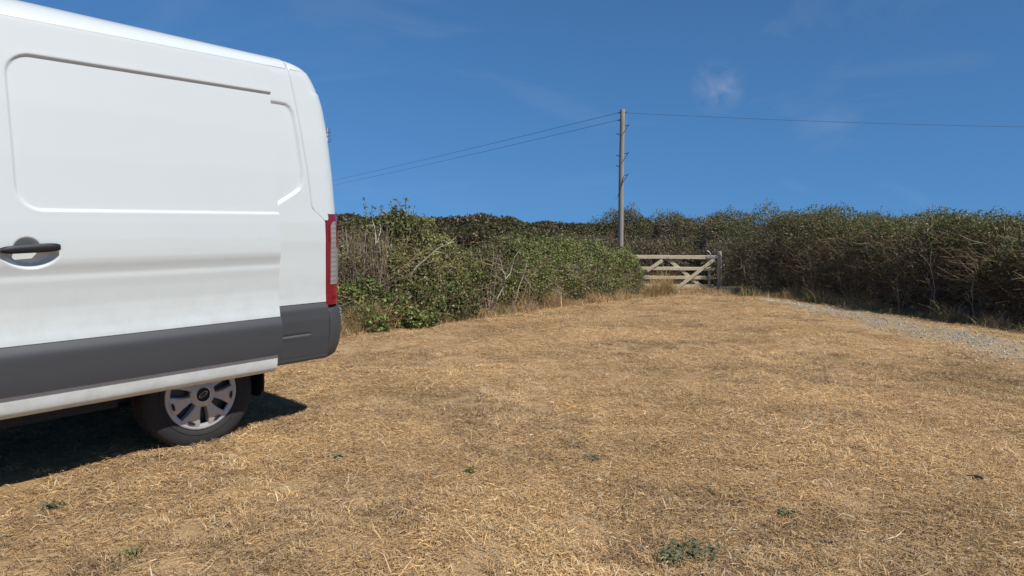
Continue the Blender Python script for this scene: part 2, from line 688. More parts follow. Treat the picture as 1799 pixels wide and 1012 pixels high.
# door sill (white, below the cladding)
zz = np.array([0.405, 0.409, 0.418, 0.432, 0.445, 0.47, 0.50, 0.532])
yy = np.array([-0.12, -0.096, -0.084, -0.070, -0.064, -0.058, -0.054, -0.050])
SS, ZZ = np.meshgrid(cols_rows(D0, D1 - 0.018, 0.05), zz)
P = np.stack([S(SS), HALF + DOFF + np.repeat(yy[:, None], SS.shape[1], 1), ZZ], -1)
o = link('door_sill', grid_mesh('door_sill', P, np.array([0, -0.06, 0]), True), M_PAINT, door)
autosmooth(o, 40)
# door cladding
zz = np.array([0.526, 0.530, 0.56, 0.62, 0.70, 0.722, 0.735, 0.752, 0.770, 0.779, 0.783])
yy = np.array([-0.062, -0.046, -0.040, -0.033, -0.027, -0.0265, -0.028, -0.034, -0.042, -0.046, -0.056])
SS, ZZ = np.meshgrid(cols_rows(D0, D1 + 0.004, 0.05), zz)
P = np.stack([S(SS), HALF + DOFF + 0.012 + np.repeat(yy[:, None], SS.shape[1], 1), ZZ], -1)
o = link('door_cladding', grid_mesh('door_cladding', P, np.array([0, -0.05, 0]), True), M_CLAD, door)
autosmooth(o, 30)
# handle: a bar over the cup with two feet
bm = bmesh.new()
hs = np.linspace(0.898, 1.152, 15)
prev = None
for k, s_ in enumerate(hs):
    t = (s_ - hs[0]) / (hs[-1] - hs[0])
    hz_ = 1.263 + 0.012 * t
    e = 1 - abs(2 * t - 1) ** 6
    hh = (0.019 + 0.004 * t) * (0.55 + 0.45 * e)
    yo = HALF + DOFF + 0.024 + 0.006 * e
    yi = HALF + DOFF + (-0.004 if (t < 0.27 or t > 0.62) else 0.010)
    ring = [bm.verts.new((S(s_), a, hz_ + b)) for a, b in
            ((yi, -hh), (yo - 0.006, -hh), (yo, -hh * 0.5), (yo, hh * 0.4), (yo - 0.008, hh), (yi, hh))]
    if prev:
        for j in range(6):
            bm.faces.new((prev[j], prev[(j + 1) % 6], ring[(j + 1) % 6], ring[j]))
    else:
        bm.faces.new(ring)
    prev = ring
bm.faces.new(prev)
o = link('handle', bm_mesh('handle', bm), M_BLACK, door)
autosmooth(o, 50)

# ---- body side, roof and rear, as one family of plan outlines by row
SEAM = np.array([(0.84, 2.822), (1.40, 2.815), (1.414, 2.812), (1.461, 2.762), (1.497, 2.716), (1.52, 2.708), (1.60, 2.703), (1.755, 2.69), (2.02, 2.660), (2.24, 2.634), (2.41, 2.612), (2.44, 2.608), (2.60, 2.592)])


def s_seam(z):
    return np.interp(z, SEAM[:, 0], SEAM[:, 1])


SREAR = np.array([(0.4, 2.962), (0.83, 2.968), (1.25, 2.966), (1.49, 2.960), (1.74, 2.950), (2.03, 2.932), (2.2, 2.912), (2.33, 2.880), (2.40, 2.846), (2.44, 2.822)])


def s_rear(z):
    return np.interp(z, SREAR[:, 0], SREAR[:, 1])


ROOF = [(0.0885, 2.434, 2.822, 0.15), (0.0965, 2.452, 2.808, 0.155), (0.110, 2.471, 2.790, 0.165), (0.132, 2.489, 2.768, 0.18), (0.168, 2.505, 2.738, 0.20), (0.218, 2.518, 2.70, 0.22),
        (0.29, 2.530, 2.65, 0.25), (0.40, 2.541, 2.56, 0.30), (0.56, 2.549, 2.45, 0.32), (0.78, 2.555, 2.30, 0.2), (1.02, 2.558, 2.15, 0.008)]


def roof_dz(s):
    return 0.022 * np.clip(2.75 - s, -0.2, 2.2)


RQ = [(0.2, 2.196), (2.53, 2.196), (2.565, 2.192), (2.592, 2.176), (2.609, 2.145), (2.617, 2.10), (2.630, 1.985), (2.648, 1.78), (2.648, 1.71), (2.640, 1.665), (2.622, 1.632), (2.58, 1.60), (2.45, 1.525), (2.36, 1.49), (2.2, 1.47), (0.2, 1.462)]


def side_y(s, z):
    y = HALF + profq(z)
    r = sd_poly(s, z, RQ)
    return y - 0.0135 * smooth01(0.5 - r / 0.014)


def side_rows(z0, z1, s0, near=True):
    zs_ = np.unique(np.r_[cols_rows(z0, z1, 0.0085)])
    P = []
    nc = 110
    w_ = np.linspace(0, 1, nc) ** 0.6
    for z in zs_:
        e = s_seam(z) - 0.003
        s = s0 + (e - s0) * w_
        P.append(np.stack([S(s), side_y(s, np.full(nc, z)), np.full(nc, z)], -1))
    return np.array(P)


body = link('body', grid_mesh('body', side_rows(0.84, 2.438, 0.80), np.array([0, -0.03, 0])), M_PAINT, van)
autosmooth(body, 50)


def mirror(P):
    Q = P.copy()
    Q[..., 1] *= -1
    return Q[:, ::-1]


far_P = side_rows(0.84, 2.438, -1.0)[::4, ::4]
o = link('side_panel', grid_mesh('side_panel', mirror(far_P), np.array([0, 0.03, 0])), M_PAINT, body)
autosmooth(o, 50)


def roof_side(sgn):
    P = []
    for e, z, sr, r in ROOF:
        s = np.linspace(-0.95, float(s_seam(z)) - 0.003 if e < 0.7 else min(sr, 2.58), 60)
        s = np.linspace(-0.95, min(float(s_seam(z)) - 0.003, 2.59), 60)
        P.append(np.stack([S(s), np.full(60, (HALF - e)) * sgn, z + roof_dz(s) * np.clip((e - 0.094) / 0.12, 0, 1)], -1))
    return np.array(P)


bmP = np.concatenate([roof_side(1), roof_side(-1)[::-1]], 0)
roof = link('roof', grid_mesh('roof', bmP, None), M_PAINT, van)
autosmooth(roof, 60)


def outline_cols(Y0, sr, r, s0, nA, nB, nC, y_end):
    """plan path from the side, round the corner, to y_end on the rear"""
    out = []
    a = np.linspace(s0, sr - r, nA)
    out += [(s, Y0) for s in a]
    for k in range(1, nB + 1):
        t = k / nB * math.pi / 2
        out.append((sr - r + r * math.sin(t), Y0 - r + r * math.cos(t)))
    b = np.linspace(Y0 - r, y_end, nC + 1)[1:]
    out += [(sr, y) for y in b]
    return np.array(out)


def rear_door(sgn):
    P = []
    zlist = list(cols_rows(1.418, 1.52, 0.006)) + list(cols_rows(1.53, 2.30, 0.03)) + list(cols_rows(2.31, 2.438, 0.012))
    for z in zlist:
        Y0 = HALF + float(profq(z))
        r = 0.13 + 0.02 * (z > 2.3)
        c = outline_cols(Y0, float(s_rear(z)), r, float(s_seam(z)) + 0.003, 8, 14, 12, 0.004)
        # pressed bulge round the upper hinge
        P.append(np.stack([S(c[:, 0]), c[:, 1] * sgn, np.full(len(c), z)], -1))
    for e, z, sr, r in ROOF:
        c = outline_cols(HALF - e, sr, r, min(float(s_seam(z)) + 0.003, sr - r - 0.001) if e < 0.2 else 2.593, 8, 14, 12, 0.004)
        c[:, 0] = np.where(c[:, 0] < 2.593, np.maximum(c[:, 0], 2.593), c[:, 0]) if e >= 0.2 else c[:, 0]
        P.append(np.stack([S(c[:, 0]), c[:, 1] * sgn, z + roof_dz(c[:, 0]) * np.clip((e - 0.094) / 0.12, 0, 1)], -1))
    return np.array(P)


def lower_rear(sgn):
    P = []
    for z in cols_rows(0.80, 1.416, 0.05):
        Y0 = HALF + float(profq(z))
        c = outline_cols(Y0, float(s_rear(z)), 0.13, 2.86, 3, 14, 12, 0.004)[10:]
        P.append(np.stack([S(c[:, 0]), c[:, 1] * sgn, np.full(len(c), z)], -1))
    return np.array(P)


for sgn in (1, -1):
    P = rear_door(sgn)
    if sgn < 0:
        P = P[:, ::-1]
    rd = link('rear_door', grid_mesh('rear_door', P, np.array([0.012, -0.012 * sgn, 0])), M_PAINT, van)
    autosmooth(rd, 50)
    P = lower_rear(sgn)
    if sgn < 0:
        P = P[:, ::-1]
    o = link('lower_panel', grid_mesh('lower_panel', P, None), M_PAINT, rd)
    autosmooth(o, 50)
    # upper hinge: leaf and two knuckles at the rear corner
    bm = bmesh.new()
    hx, hy, hz_ = S(2.905), (HALF - 0.085) * sgn, 1.99
    for dz_, hgt in ((0.0, 0.028), (0.036, 0.022), (0.066, 0.028)):
        m_ = Matrix.Translation((hx - 0.004, hy + 0.010 * sgn, hz_ + dz_))
        bmesh.ops.create_cone(bm, cap_ends=True, segments=12, radius1=0.014, radius2=0.014, depth=hgt, matrix=m_)
    for dz_ in (0.0, 0.066):
        m_ = Matrix.Translation((hx - 0.002, hy - 0.01 * sgn, hz_ + dz_)) @ Matrix.Diagonal((0.05, 0.03, 0.026, 1))
        bmesh.ops.create_cube(bm, size=1, matrix=m_)
    o = link('hinge', bm_mesh('hinge', bm), M_CHROME, rd)

    # ---- tail lamp round the corner
    zl = np.array(sorted(set(np.round(np.r_[cols_rows(0.815, 1.462, 0.012), 0.952, 1.20, 1.23, 1.40], 4))))
    P = []
    for z in zl:
        Y0 = HALF + float(profq(z)) + 0.006
        s0_ = 2.826 if z < 1.405 else 2.826 + (z - 1.405) * 1.0
        c = outline_cols(Y0, float(s_rear(z)) + 0.004, 0.125, s0_, 4, 12, 3, Y0 - 0.22)
        P.append(np.stack([S(c[:, 0]), c[:, 1] * sgn, np.full(len(c), z)], -1))
    P = np.array(P)
    lampP = P
    if sgn < 0:
        P = P[:, ::-1]
    lamp = link('tail_light', grid_mesh('tail_light', P, np.array([0.02, -0.02 * sgn, 0])), M_RED, van)
    autosmooth(lamp, 50)
    # clear lens, ribbed
    P = []
    for z in cols_rows(0.962, 1.408, 0.004):
        Y0 = HALF + float(profq(z)) + 0.009
        t0 = 0.10
        t1 = 0.27 if z > 1.225 else 0.27 + (1.225 - z) / 0.04 * 0.4
        t1 = min(t1, 0.95)
        if z < 1.00:
            t0_ = t0 + 0.0
            t1 = min(t1, t0 + 0.2 + (z - 0.962) * 12)
        if z > 1.38:
            t0 = 0.10 + (z - 1.38) * 3
        c = outline_cols(Y0, float(s_rear(z)) + 0.007, 0.125, 2.826, 20, 30, 8, Y0 - 0.22)
        seg = np.r_[0, np.cumsum(np.hypot(*np.diff(c, axis=0).T))]
        L = 0.30
        q = np.linspace(t0 * L, t1 * L, 10)
        rib = 0.0009 * math.sin(z * 2 * math.pi / 0.034)
        cx_ = np.interp(q, seg, c[:, 0])
        cyy = np.interp(q, seg, c[:, 1])
        P.append(np.stack([S(cx_), (cyy + rib) * sgn, np.full(10, z)], -1))
    P = np.array(P)
    if sgn < 0:
        P = P[:, ::-1]
    o = link('clear_lens', grid_mesh('clear_lens', P, np.array([0.006, -0.006 * sgn, 0])), M_CLEAR, lamp)
    autosmooth(o, 60)

    # ---- bumper corner and half of the rear bumper
    P = []
    for z, ins, sr in ((0.418, 0.10, 2.93), (0.428, 0.06, 2.965), (0.45, 0.040, 2.985), (0.52, 0.022, 3.008), (0.62, 0.012, 3.020), (0.70, 0.012, 3.022), (0.76, 0.022, 3.018), (0.795, 0.03, 3.012), (0.808, 0.045, 2.998), (0.812, 0.09, 2.96)):
        Y0 = HALF - ins - 0.012
        s0_ = 2.838 + 0.018 * math.sin((z - 0.43) / 0.4 * math.pi) - 0.03 * (z < 0.5) * (0.5 - z) / 0.08
        c = outline_cols(Y0, sr, 0.17, min(s0_, sr - 0.171), 4, 16, 12, 0.003)
        P.append(np.stack([S(c[:, 0]), c[:, 1] * sgn, np.full(len(c), z)], -1))
    P = np.array(P)
    if sgn < 0:
        P = P[:, ::-1]
    bump_ = link('rear_bumper', grid_mesh('rear_bumper', P, np.array([0.02, -0.02 * sgn, 0])), M_CLAD, van)
    autosmooth(bump_, 40)
    # small clear reflector let into the corner of the bumper
    P = []
    for z in cols_rows(0.695, 0.772, 0.011):
        c = outline_cols(HALF - 0.012 - 0.012, 3.024, 0.17, 2.82, 4, 30, 12, 0.3)
        c = c[20:31]
        P.append(np.stack([S(c[:, 0] + 0.004), (c[:, 1] + 0.002 + 0.002 * math.sin(z * 300)) * sgn, np.full(len(c), z)], -1))
    P = np.array(P)
    if sgn < 0:
        P = P[:, ::-1]
    o = link('reflector', grid_mesh('reflector', P, np.array([0.01, -0.01 * sgn, 0])), M_CLEAR, bump_)

    # ---- lower side cladding with wheel arch
    s = cols_rows(0.80 if sgn > 0 else -1.0, 2.83, 0.014)
    z = cols_rows(0.425, 0.846, 0.0085)
    SS, ZZ = np.meshgrid(s, z)
    yb = np.interp(ZZ, [0.425, 0.43, 0.45, 0.60, 0.72, 0.80, 0.83, 0.842, 0.846], [-0.075, -0.055, -0.045, -0.022, -0.014, -0.018, -0.030, -0.036, -0.05]) + 0.002
    ln = np.exp(-((ZZ - 0.628 + 0.03 * np.clip(SS - 2.6, 0, 1)) / 0.006) ** 2) * smooth01((2.70 - SS) / 0.03) * smooth01((SS - 2.33) / 0.02)
    yb = yb - 0.006 * ln + 0.004 * np.exp(-((ZZ - 0.612) / 0.008) ** 2) * smooth01((2.70 - SS) / 0.03) * smooth01((SS - 2.33) / 0.02)
    yb = yb - 0.004 * np.exp(-((ZZ - 0.462) / 0.005) ** 2)
    P = np.stack([S(SS), (HALF + yb) * sgn, ZZ], -1)
    cs, cz_ = (SS[:-1, :-1] + SS[1:, 1:]) / 2, (ZZ[:-1, :-1] + ZZ[1:, 1:]) / 2
    drop = np.hypot(cs - AX_S - 0.06, cz_ - 0.32) < 0.43
    if sgn < 0:
        P = P[:, ::-1]
        drop = drop[:, ::-1]
    o = link('side_cladding', grid_mesh('side_cladding', P, None, drop=drop), M_CLAD, van)
    autosmooth(o, 40)
    # white panel strip above the arch, behind the cladding
    # arch liner
    bm = bmesh.new()
    pr = None
    for k in range(25):
        a = math.radians(20 + 140 * k / 24)
        r_ = 0.43
        cur = [bm.verts.new((r_ * math.cos(a) - 0.06, yv * sgn, 0.32 + r_ * math.sin(a))) for yv in (0.985, 0.55)]
        if pr:
            bm.faces.new((pr[0], cur[0], cur[1], pr[1]))
        pr = cur
    link('arch_liner', bm_mesh('arch_liner', bm), M_UNDER, van)
    # mud flap
    bm = bmesh.new()
    outl = [(0.60, 0.56), (0.60, 0.27), (0.615, 0.225), (0.66, 0.197), (0.77, 0.195), (0.825, 0.21), (0.858, 0.245), (0.872, 0.30), (0.878, 0.56)]
    fr = [bm.verts.new((S(2.39) + 0.03 * (z_ - 0.2), y_ * sgn, z_)) for y_, z_ in outl]
    bk = [bm.verts.new((S(2.402) + 0.03 * (z_ - 0.2), y_ * sgn, z_)) for y_, z_ in outl]
    bm.faces.new(fr)
    bm.faces.new(bk[::-1])
    for k in range(len(outl)):
        k2 = (k + 1) % len(outl)
        bm.faces.new((fr[k], fr[k2], bk[k2], bk[k]))
    link('mud_flap', bm_mesh('mud_flap', bm), M_BLACK, van)

# ---- underbody, load floor
bm = bmesh.new()
for (x0, x1, y0, y1, z0, z1) in ((-0.45, 3.9, -0.58, 0.58, 0.28, 0.52), (0.46, 2.75, -0.93, 0.93, 0.34, 0.5), (S(2.88), -0.62, -0.8, 0.8, 0.48, 0.56), (-0.04, 0.04, -0.72, 0.72, 0.28, 0.38)):
    bmesh.ops.create_cube(bm, size=1, matrix=Matrix.Translation(((x0 + x1) / 2, (y0 + y1) / 2, (z0 + z1) / 2)) @ Matrix.Diagonal((x1 - x0, y1 - y0, z1 - z0, 1)))
link('underbody', bm_mesh('underbody', bm), M_UNDER, van)
bm = bmesh.new()
bmesh.ops.create_cube(bm, size=1, matrix=Matrix.Translation((0.95, 0, 0.56)) @ Matrix.Diagonal((3.9, 1.78, 0.06, 1)))
link('load_floor', bm_mesh('load_floor', bm), M_LOAD, van)
bm = bmesh.new()
bmesh.ops.create_cube(bm, size=1, matrix=Matrix.Translation((2.78, 0, 1.5)) @ Matrix.Diagonal((0.04, 1.8, 1.9, 1)))
link('bulkhead', bm_mesh('bulkhead', bm), M_PAINT, van)

# ---- cab (ahead of the photograph's left edge)
st = [(2.62, 2.55, 1.0), (2.86, 2.58, 1.0), (3.15, 2.42, 0.995), (3.60, 1.98, 0.985), (4.0, 1.46, 0.97), (4.2, 1.32, 0.95), (4.34, 1.05, 0.90), (4.38, 0.62, 0.86), (4.34, 0.36, 0.80)]
_sx, _stp, _sw = [np.array(q) for q in zip(*st)]
cab_x = np.linspace(_sx[0], _sx[-2], 72)


def cab_top(x):
    return np.interp(x, _sx[:-1], _stp[:-1])


def cab_y(x, z):
    return (HALF + prof(np.minimum(z, 2.43))) * np.interp(x, _sx[:-1], _sw[:-1])


P = []
for x in cab_x:
    top = float(cab_top(x))
    zz = np.r_[np.linspace(0.40, top - 0.20, 34), top - 0.11, top - 0.05, top - 0.015, top]
    ys = cab_y(x, zz)
    ys[-4:] = [ys[-5] - 0.03, ys[-5] - 0.10, ys[-5] - 0.26, 0.0]
    P.append([(x, y_, z_) for y_, z_ in zip(ys, zz)] + [(x, -y_, z_) for y_, z_ in list(zip(ys, zz))[::-1]])
P = np.array(P)
cx_ = (P[:-1, :-1] + P[1:, 1:]) / 2
drop = (np.hypot(cx_[..., 0] - 3.22, cx_[..., 2] - 0.30) < 0.43) & (np.abs(cx_[..., 1]) > 0.6)
cab = link('cab', grid_mesh('cab', P[:, ::-1], None, drop=drop[:, ::-1]), M_PAINT, van)
autosmooth(cab, 40)
bm = bmesh.new()
fr_ = [bm.verts.new(p) for p in P[-1]]
bm.faces.new(fr_)
link('front_panel', bm_mesh('front_panel', bm), M_CLAD, cab)
for sgn in (1, -1):
    W = []
    for x in np.linspace(2.74, 3.74, 22):
        z1_ = min(2.10, float(cab_top(x)) - 0.30)
        zz = np.linspace(1.42 - 0.05 * (x - 2.74), max(z1_, 1.45), 10)
        W.append(np.stack([np.full(10, x), (cab_y(x, zz) + 0.006) * sgn, zz], -1))
    W = np.array(W)
    link('side_window', grid_mesh('side_window', W if sgn > 0 else W[:, ::-1], np.array([0, -0.004 * sgn, 0])), M_GLASS, cab, True)
W = []
for x in np.linspace(3.20, 3.98, 16):
    yy = np.linspace(-0.70, 0.70, 9)
    W.append(np.stack([np.full(9, x), yy, cab_top(x) + 0.012 - 0.012 * np.abs(yy) / 0.7], -1))
link('windscreen', grid_mesh('windscreen', np.array(W), None), M_GLASS, cab, True)


# ---- wheels
def lathe(bm, prof_, seg, cy, flatz=None):
    """profile of (y, r) about the y axis through (0,*,0)"""
    rings = []
    for y, r in prof_:
        ring = []
        for k in range(seg):
            a = 2 * math.pi * k / seg
            x_, z_ = r * math.cos(a), r * math.sin(a)
            yy_ = y
            if flatz is not None and z_ < flatz:
                ov = flatz - z_
                z_ = flatz - ov * 0.1
                yy_ = y + (0.35 * ov if y > cy else -0.35 * ov)
            ring.append(bm.verts.new((x_, yy_, z_)))
        rings.append(ring)
    for a, b in zip(rings[:-1], rings[1:]):
        for k in range(seg):
            k2 = (k + 1) % seg
            bm.faces.new((a[k], a[k2], b[k2], b[k]))
    return rings


def make_wheel(x, sgn):
    w = empty('wheel', (x - 0.08, 0.82 * sgn, 0.295))
    w.parent = van
    w.scale = (1.03, 1.0, 1.03)
    w.rotation_euler = (0, 0, 0 if sgn > 0 else math.pi)
    bm = bmesh.new()
    lathe(bm, [(-0.235, 0.20), (-0.240, 0.24), (-0.243, 0.29), (-0.225, 0.335), (-0.19, 0.350), (-0.05, 0.350), (-0.02, 0.342), (-0.004, 0.325), (0.004, 0.30), (0.006, 0.275), (0.004, 0.262), (0.008, 0.258), (0.006, 0.245), (-0.004, 0.232), (-0.02, 0.22)], 64, -0.12, -0.318)
    t = link('tyre', bm_mesh('tyre', bm), M_RUBBER, w)
    autosmooth(t, 45)
    # tread blocks: short bars across the tread
    bm = bmesh.new()
    for k in range(72):
        a = 2 * math.pi * k / 72
        if math.sin(a) < -0.88:
            continue
        for y0, y1, sk in ((-0.205, -0.15, 0.02), (-0.14, -0.085, -0.015), (-0.075, -0.035, 0.02)):
            m_ = Matrix.Rotation(-a, 4, 'Y') @ Matrix.Translation((0.3475 - (0.004 if y0 < -0.2 or y1 > -0.02 else 0), (y0 + y1) / 2, 0)) @ Matrix.Rotation(sk * 8, 4, 'X') @ Matrix.Diagonal((0.010, y1 - y0, 0.021, 1))
            bmesh.ops.create_cube(bm, size=1, matrix=m_)
    tr = link('tread', bm_mesh('tread', bm), M_RUBBER, w)
    tr['kind'] = 'stuff'
    # steel wheel behind
    bm = bmesh.new()
    rr = lathe(bm, [(-0.20, 0.215), (-0.06, 0.205), (-0.05, 0.17), (-0.045, 0.09), (-0.02, 0.08), (-0.02, 0.001)], 40, 0)
    r_ = link('rim', bm_mesh('rim', bm), M_STEEL, w)
    autosmooth(r_, 40)
    # wheel cover: outer ring, seven flared spokes with a slot each, hub
    bm = bmesh.new()
    lathe(bm, [(-0.016, 0.190), (-0.004, 0.194), (0.0, 0.204), (0.002, 0.216), (-0.001, 0.224), (-0.012, 0.228)], 70, 0)
    lathe(bm, [(0.0, 0.082), (0.012, 0.076), (0.016, 0.062), (0.017, 0.050), (0.012, 0.046)], 50, 0)
    NS = 7
    for k in range(NS):
        a = math.radians(-92 + 26) + 2 * math.pi * k / NS
        R_ = Matrix.Rotation(-a, 4, 'Y')
        sec = [(0.070, 0.019, 0.012), (0.10, 0.024, 0.014), (0.14, 0.037, 0.013), (0.172, 0.053, 0.010), (0.200, 0.062, 0.003)]
        prev = None
        for i, (r0, hw, h) in enumerate(sec):
            pts = [(r0, -0.030, -hw - 0.004), (r0, h - 0.005, -hw), (r0, h, -hw * 0.72), (r0, h - 0.004, 0), (r0, h, hw * 0.72), (r0, h - 0.005, hw), (r0, -0.030, hw + 0.004)]
            cur = [bm.verts.new(R_ @ Vector(p)) for p in pts]
            if prev:
                for j in range(6):
                    bm.faces.new((prev[j], prev[j + 1], cur[j + 1], cur[j]))
            prev = cur
    cv = link('wheel_cover', bm_mesh('wheel_cover', bm), M_SILVER, w)
    autosmooth(cv, 28)
    # dark slots near the rim and the dark hub badge
    bm = bmesh.new()
    for k in range(NS):
        a = math.radians(-92 + 26) + 2 * math.pi * k / NS
        R_ = Matrix.Rotation(-a, 4, 'Y')
        vs = []
        for q in range(16):
            t_ = 2 * math.pi * q / 16
            vs.append(bm.verts.new(R_ @ Vector((0.1885 + 0.0085 * math.cos(t_), 0.0105 - 0.18 * (0.0085 * math.cos(t_)), 0.026 * math.sin(t_)))))
        bm.faces.new(vs)
    sl = link('cover_slots', bm_mesh('cover_slots', bm), M_UNDER, w)
    sl['kind'] = 'stuff'
    bm = bmesh.new()
    lathe(bm, [(0.010, 0.047), (0.014, 0.040), (0.0155, 0.0005)], 40, 0)
    hb = link('hub_cap', bm_mesh('hub_cap', bm), M_BLACK, w, True)
    bm = bmesh.new()
    lathe(bm, [(0.012, 0.050), (0.020, 0.0485), (0.020, 0.0445), (0.012, 0.0435)], 40, 0)
    link('hub_ring', bm_mesh('hub_ring', bm), M_CHROME, w, True)
    bm = bmesh.new()
    tilt = 0.5
    for rx_, rz_, yl, nseg in ((0.031, 0.0135, 0.0175, 28),):
        vo, vi = [], []
        for q in range(nseg):
            t_ = 2 * math.pi * q / nseg
            for lst, f in ((vo, 1.0), (vi, 0.84)):
                x_, z_ = rx_ * f * math.cos(t_), rz_ * f * math.sin(t_)
                lst.append(bm.verts.new((x_ * math.cos(tilt) + z_ * math.sin(tilt), yl, -x_ * math.sin(tilt) + z_ * math.cos(tilt))))
        for q in range(nseg):
            q2 = (q + 1) % nseg
            bm.faces.new((vo[q], vo[q2], vi[q2], vi[q]))
    # a looped script stroke inside the oval
    pv = None
    for q in range(40):
        u_ = q / 39
        x_ = (u_ - 0.5) * 0.044
        z_ = 0.005 * math.sin(u_ * 22) * (1 - 0.4 * u_)
        x2, z2 = x_ * math.cos(tilt) + z_ * math.sin(tilt), -x_ * math.sin(tilt) + z_ * math.cos(tilt)
        cur = (bm.verts.new((x2, 0.0178, z2 - 0.0008)), bm.verts.new((x2, 0.0178, z2 + 0.0008)))
        if pv:
            bm.faces.new((pv[0], cur[0], cur[1], pv[1]))
        pv = cur
    link('oval_emblem', bm_mesh('oval_emblem', bm), M_SILVER, w)
    return w


make_wheel(0.0, 1)
make_wheel(0.0, -1)
make_wheel(3.3, 1)
make_wheel(3.3, -1)

# ------------------------------------------------------------------ vegetation helpers
def unit(v):
    return v / np.maximum(np.linalg.norm(v, axis=1)[:, None], 1e-9)


def ell(px, top, Y, rx, ry=None, base=None, lift=4.0):
    """a bulge of hedge: pixel column, pixel of its top, distance, half width, half depth"""
    X = (px - PCX) / PXF * Y * 1.0
    g = gz1(X, Y) if base is None else base
    h = topz(top - lift, Y) - g
    return np.array([X, Y, g + h * 0.45, rx, ry or rx, h * 0.55])


def sample_volume(E, n, lo, hi, r, p=2.4, lump=0.26, lscale=1.7):
    """points between lo and hi of the way out of the bulges; returns points, outward normals, height fraction"""
    E = np.array(E)
    w = E[:, 3] * E[:, 5] + E[:, 3] * E[:, 4]
    k = r.choice(len(E), n, p=w / w.sum())
    q = unit(r.normal(size=(n, 3)))
    q = q / (np.abs(q) ** p).sum(1)[:, None] ** (1 / p)
    rad = lo + (hi - lo) * r.random(n) ** 0.6
    e = E[k]
    P = e[:, :3] + q * rad[:, None] * e[:, 3:]
    rad2 = 1 + lump * (vnoise(P * lscale + 5) * 2 - 1) + 0.5 * lump * (vnoise(P * lscale * 2.7) * 2 - 1)
    P = e[:, :3] + q * (rad * rad2)[:, None] * e[:, 3:]
    N = unit(q / e[:, 3:])
    g = gz(P[:, 0], P[:, 1])
    ok = P[:, 2] > g + 0.02
    # thin what lies deep inside a neighbour
    deep = np.zeros(n)
    for a in E:
        d = np.abs((P - a[:3]) / a[3:])
        m = (d ** p).sum(1) ** (1 / p)
        deep = np.maximum(deep, (m < 0.66).astype(float))
    ok &= (deep < 0.5) | (r.random(n) < 0.10)
    hfrac = (P[:, 2] - g) / np.maximum(e[:, 2] + e[:, 5] - g, 0.1)
    return P[ok], N[ok], hfrac[ok]


def leaf_mesh(name, P, N, size, C, r, aspect=0.5, up=0.35, wild=0.9):
    n = len(P)
    nr = unit(N * 0.6 + np.array([0, 0, up]) + r.normal(size=(n, 3)) * wild)
    t = unit(np.cross(nr, r.normal(size=(n, 3))))
    b = np.cross(nr, t)
    L = size * (0.55 + 0.9 * r.random(n)) if np.isscalar(size) else size
    L = L[:, None]
    v0 = P
    v1 = P + t * L * 0.5 + b * L * aspect * 0.5 + nr * L * 0.06
    v2 = P + t * L - nr * L * 0.12
    v3 = P + t * L * 0.5 - b * L * aspect * 0.5 + nr * L * 0.06
    V = np.stack([v0, v1, v2, v3], 1).reshape(-1, 3)
    F = np.arange(4 * n).reshape(-1, 4)
    return np_mesh(name, V, F, np.repeat(C, 4, 0))


def tube_mesh(name, chains, radii, C, sides=3):
    """chains (n, m, 3), radii (n, m), C (n,3)"""
    n, m = chains.shape[:2]
    d = np.gradient(chains, axis=1)
    d = d / np.maximum(np.linalg.norm(d, axis=2, keepdims=True), 1e-9)
    ref = np.where(np.abs(d[..., 2:3]) > 0.9, np.array([1.0, 0, 0]), np.array([0, 0, 1.0]))
    a = np.cross(d, ref)
    a /= np.maximum(np.linalg.norm(a, axis=2, keepdims=True), 1e-9)
    b = np.cross(d, a)
    rings = []
    for k in range(sides):
        t = 2 * math.pi * k / sides
        rings.append(chains + (a * math.cos(t) + b * math.sin(t)) * radii[..., None])
    V = np.stack(rings, 2).reshape(-1, 3)
    idx = np.arange(n * m * sides).reshape(n, m, sides)
    F = []
    for k in range(sides):
        k2 = (k + 1) % sides
        F.append(np.stack([idx[:, :-1, k], idx[:, :-1, k2], idx[:, 1:, k2], idx[:, 1:, k]], -1).reshape(-1, 4))
    return np_mesh(name, V, np.concatenate(F), np.repeat(C, m * sides, 0))


def twig_chains(E, n, r, lmin, lmax, lo=0.25, hi=0.95, upb=0.5, m=3, wob=0.35):
    P, N, hf = sample_volume(E, n, lo, hi, r)
    k = len(P)
    d = unit(N * 0.7 + np.array([0, 0, upb]) + r.normal(size=(k, 3)) * 0.7)
    L = lmin + (lmax - lmin) * r.random(k)
    ch = [P]
    for j in range(m - 1):
        d = unit(d + r.normal(size=(k, 3)) * wob)
        ch.append(ch[-1] + d * (L / (m - 1))[:, None])
    return np.stack(ch, 1), hf


def pick(pal, wts, n, r):
    pal = np.array(pal)
    c = pal[r.choice(len(pal), n, p=np.array(wts) / sum(wts))]
    return c * (0.75 + 0.5 * r.random(n))[:, None]


def mixpal(P, r, A, B, scale=1.0, off=0.0, sharp=8.0):
    """two palettes mixed by clumps in space"""
    v = vnoise(P * scale + 17) + 0.35 * (vnoise(P * scale * 3.1 + 4) - 0.5)
    pm = 1 / (1 + np.exp(-(v - 0.5 - off) * sharp * 2))
    useB = r.random(len(P)) < pm
    a, b = pick(*A, len(P), r), pick(*B, len(P), r)
    return np.where(useB[:, None], b, a)


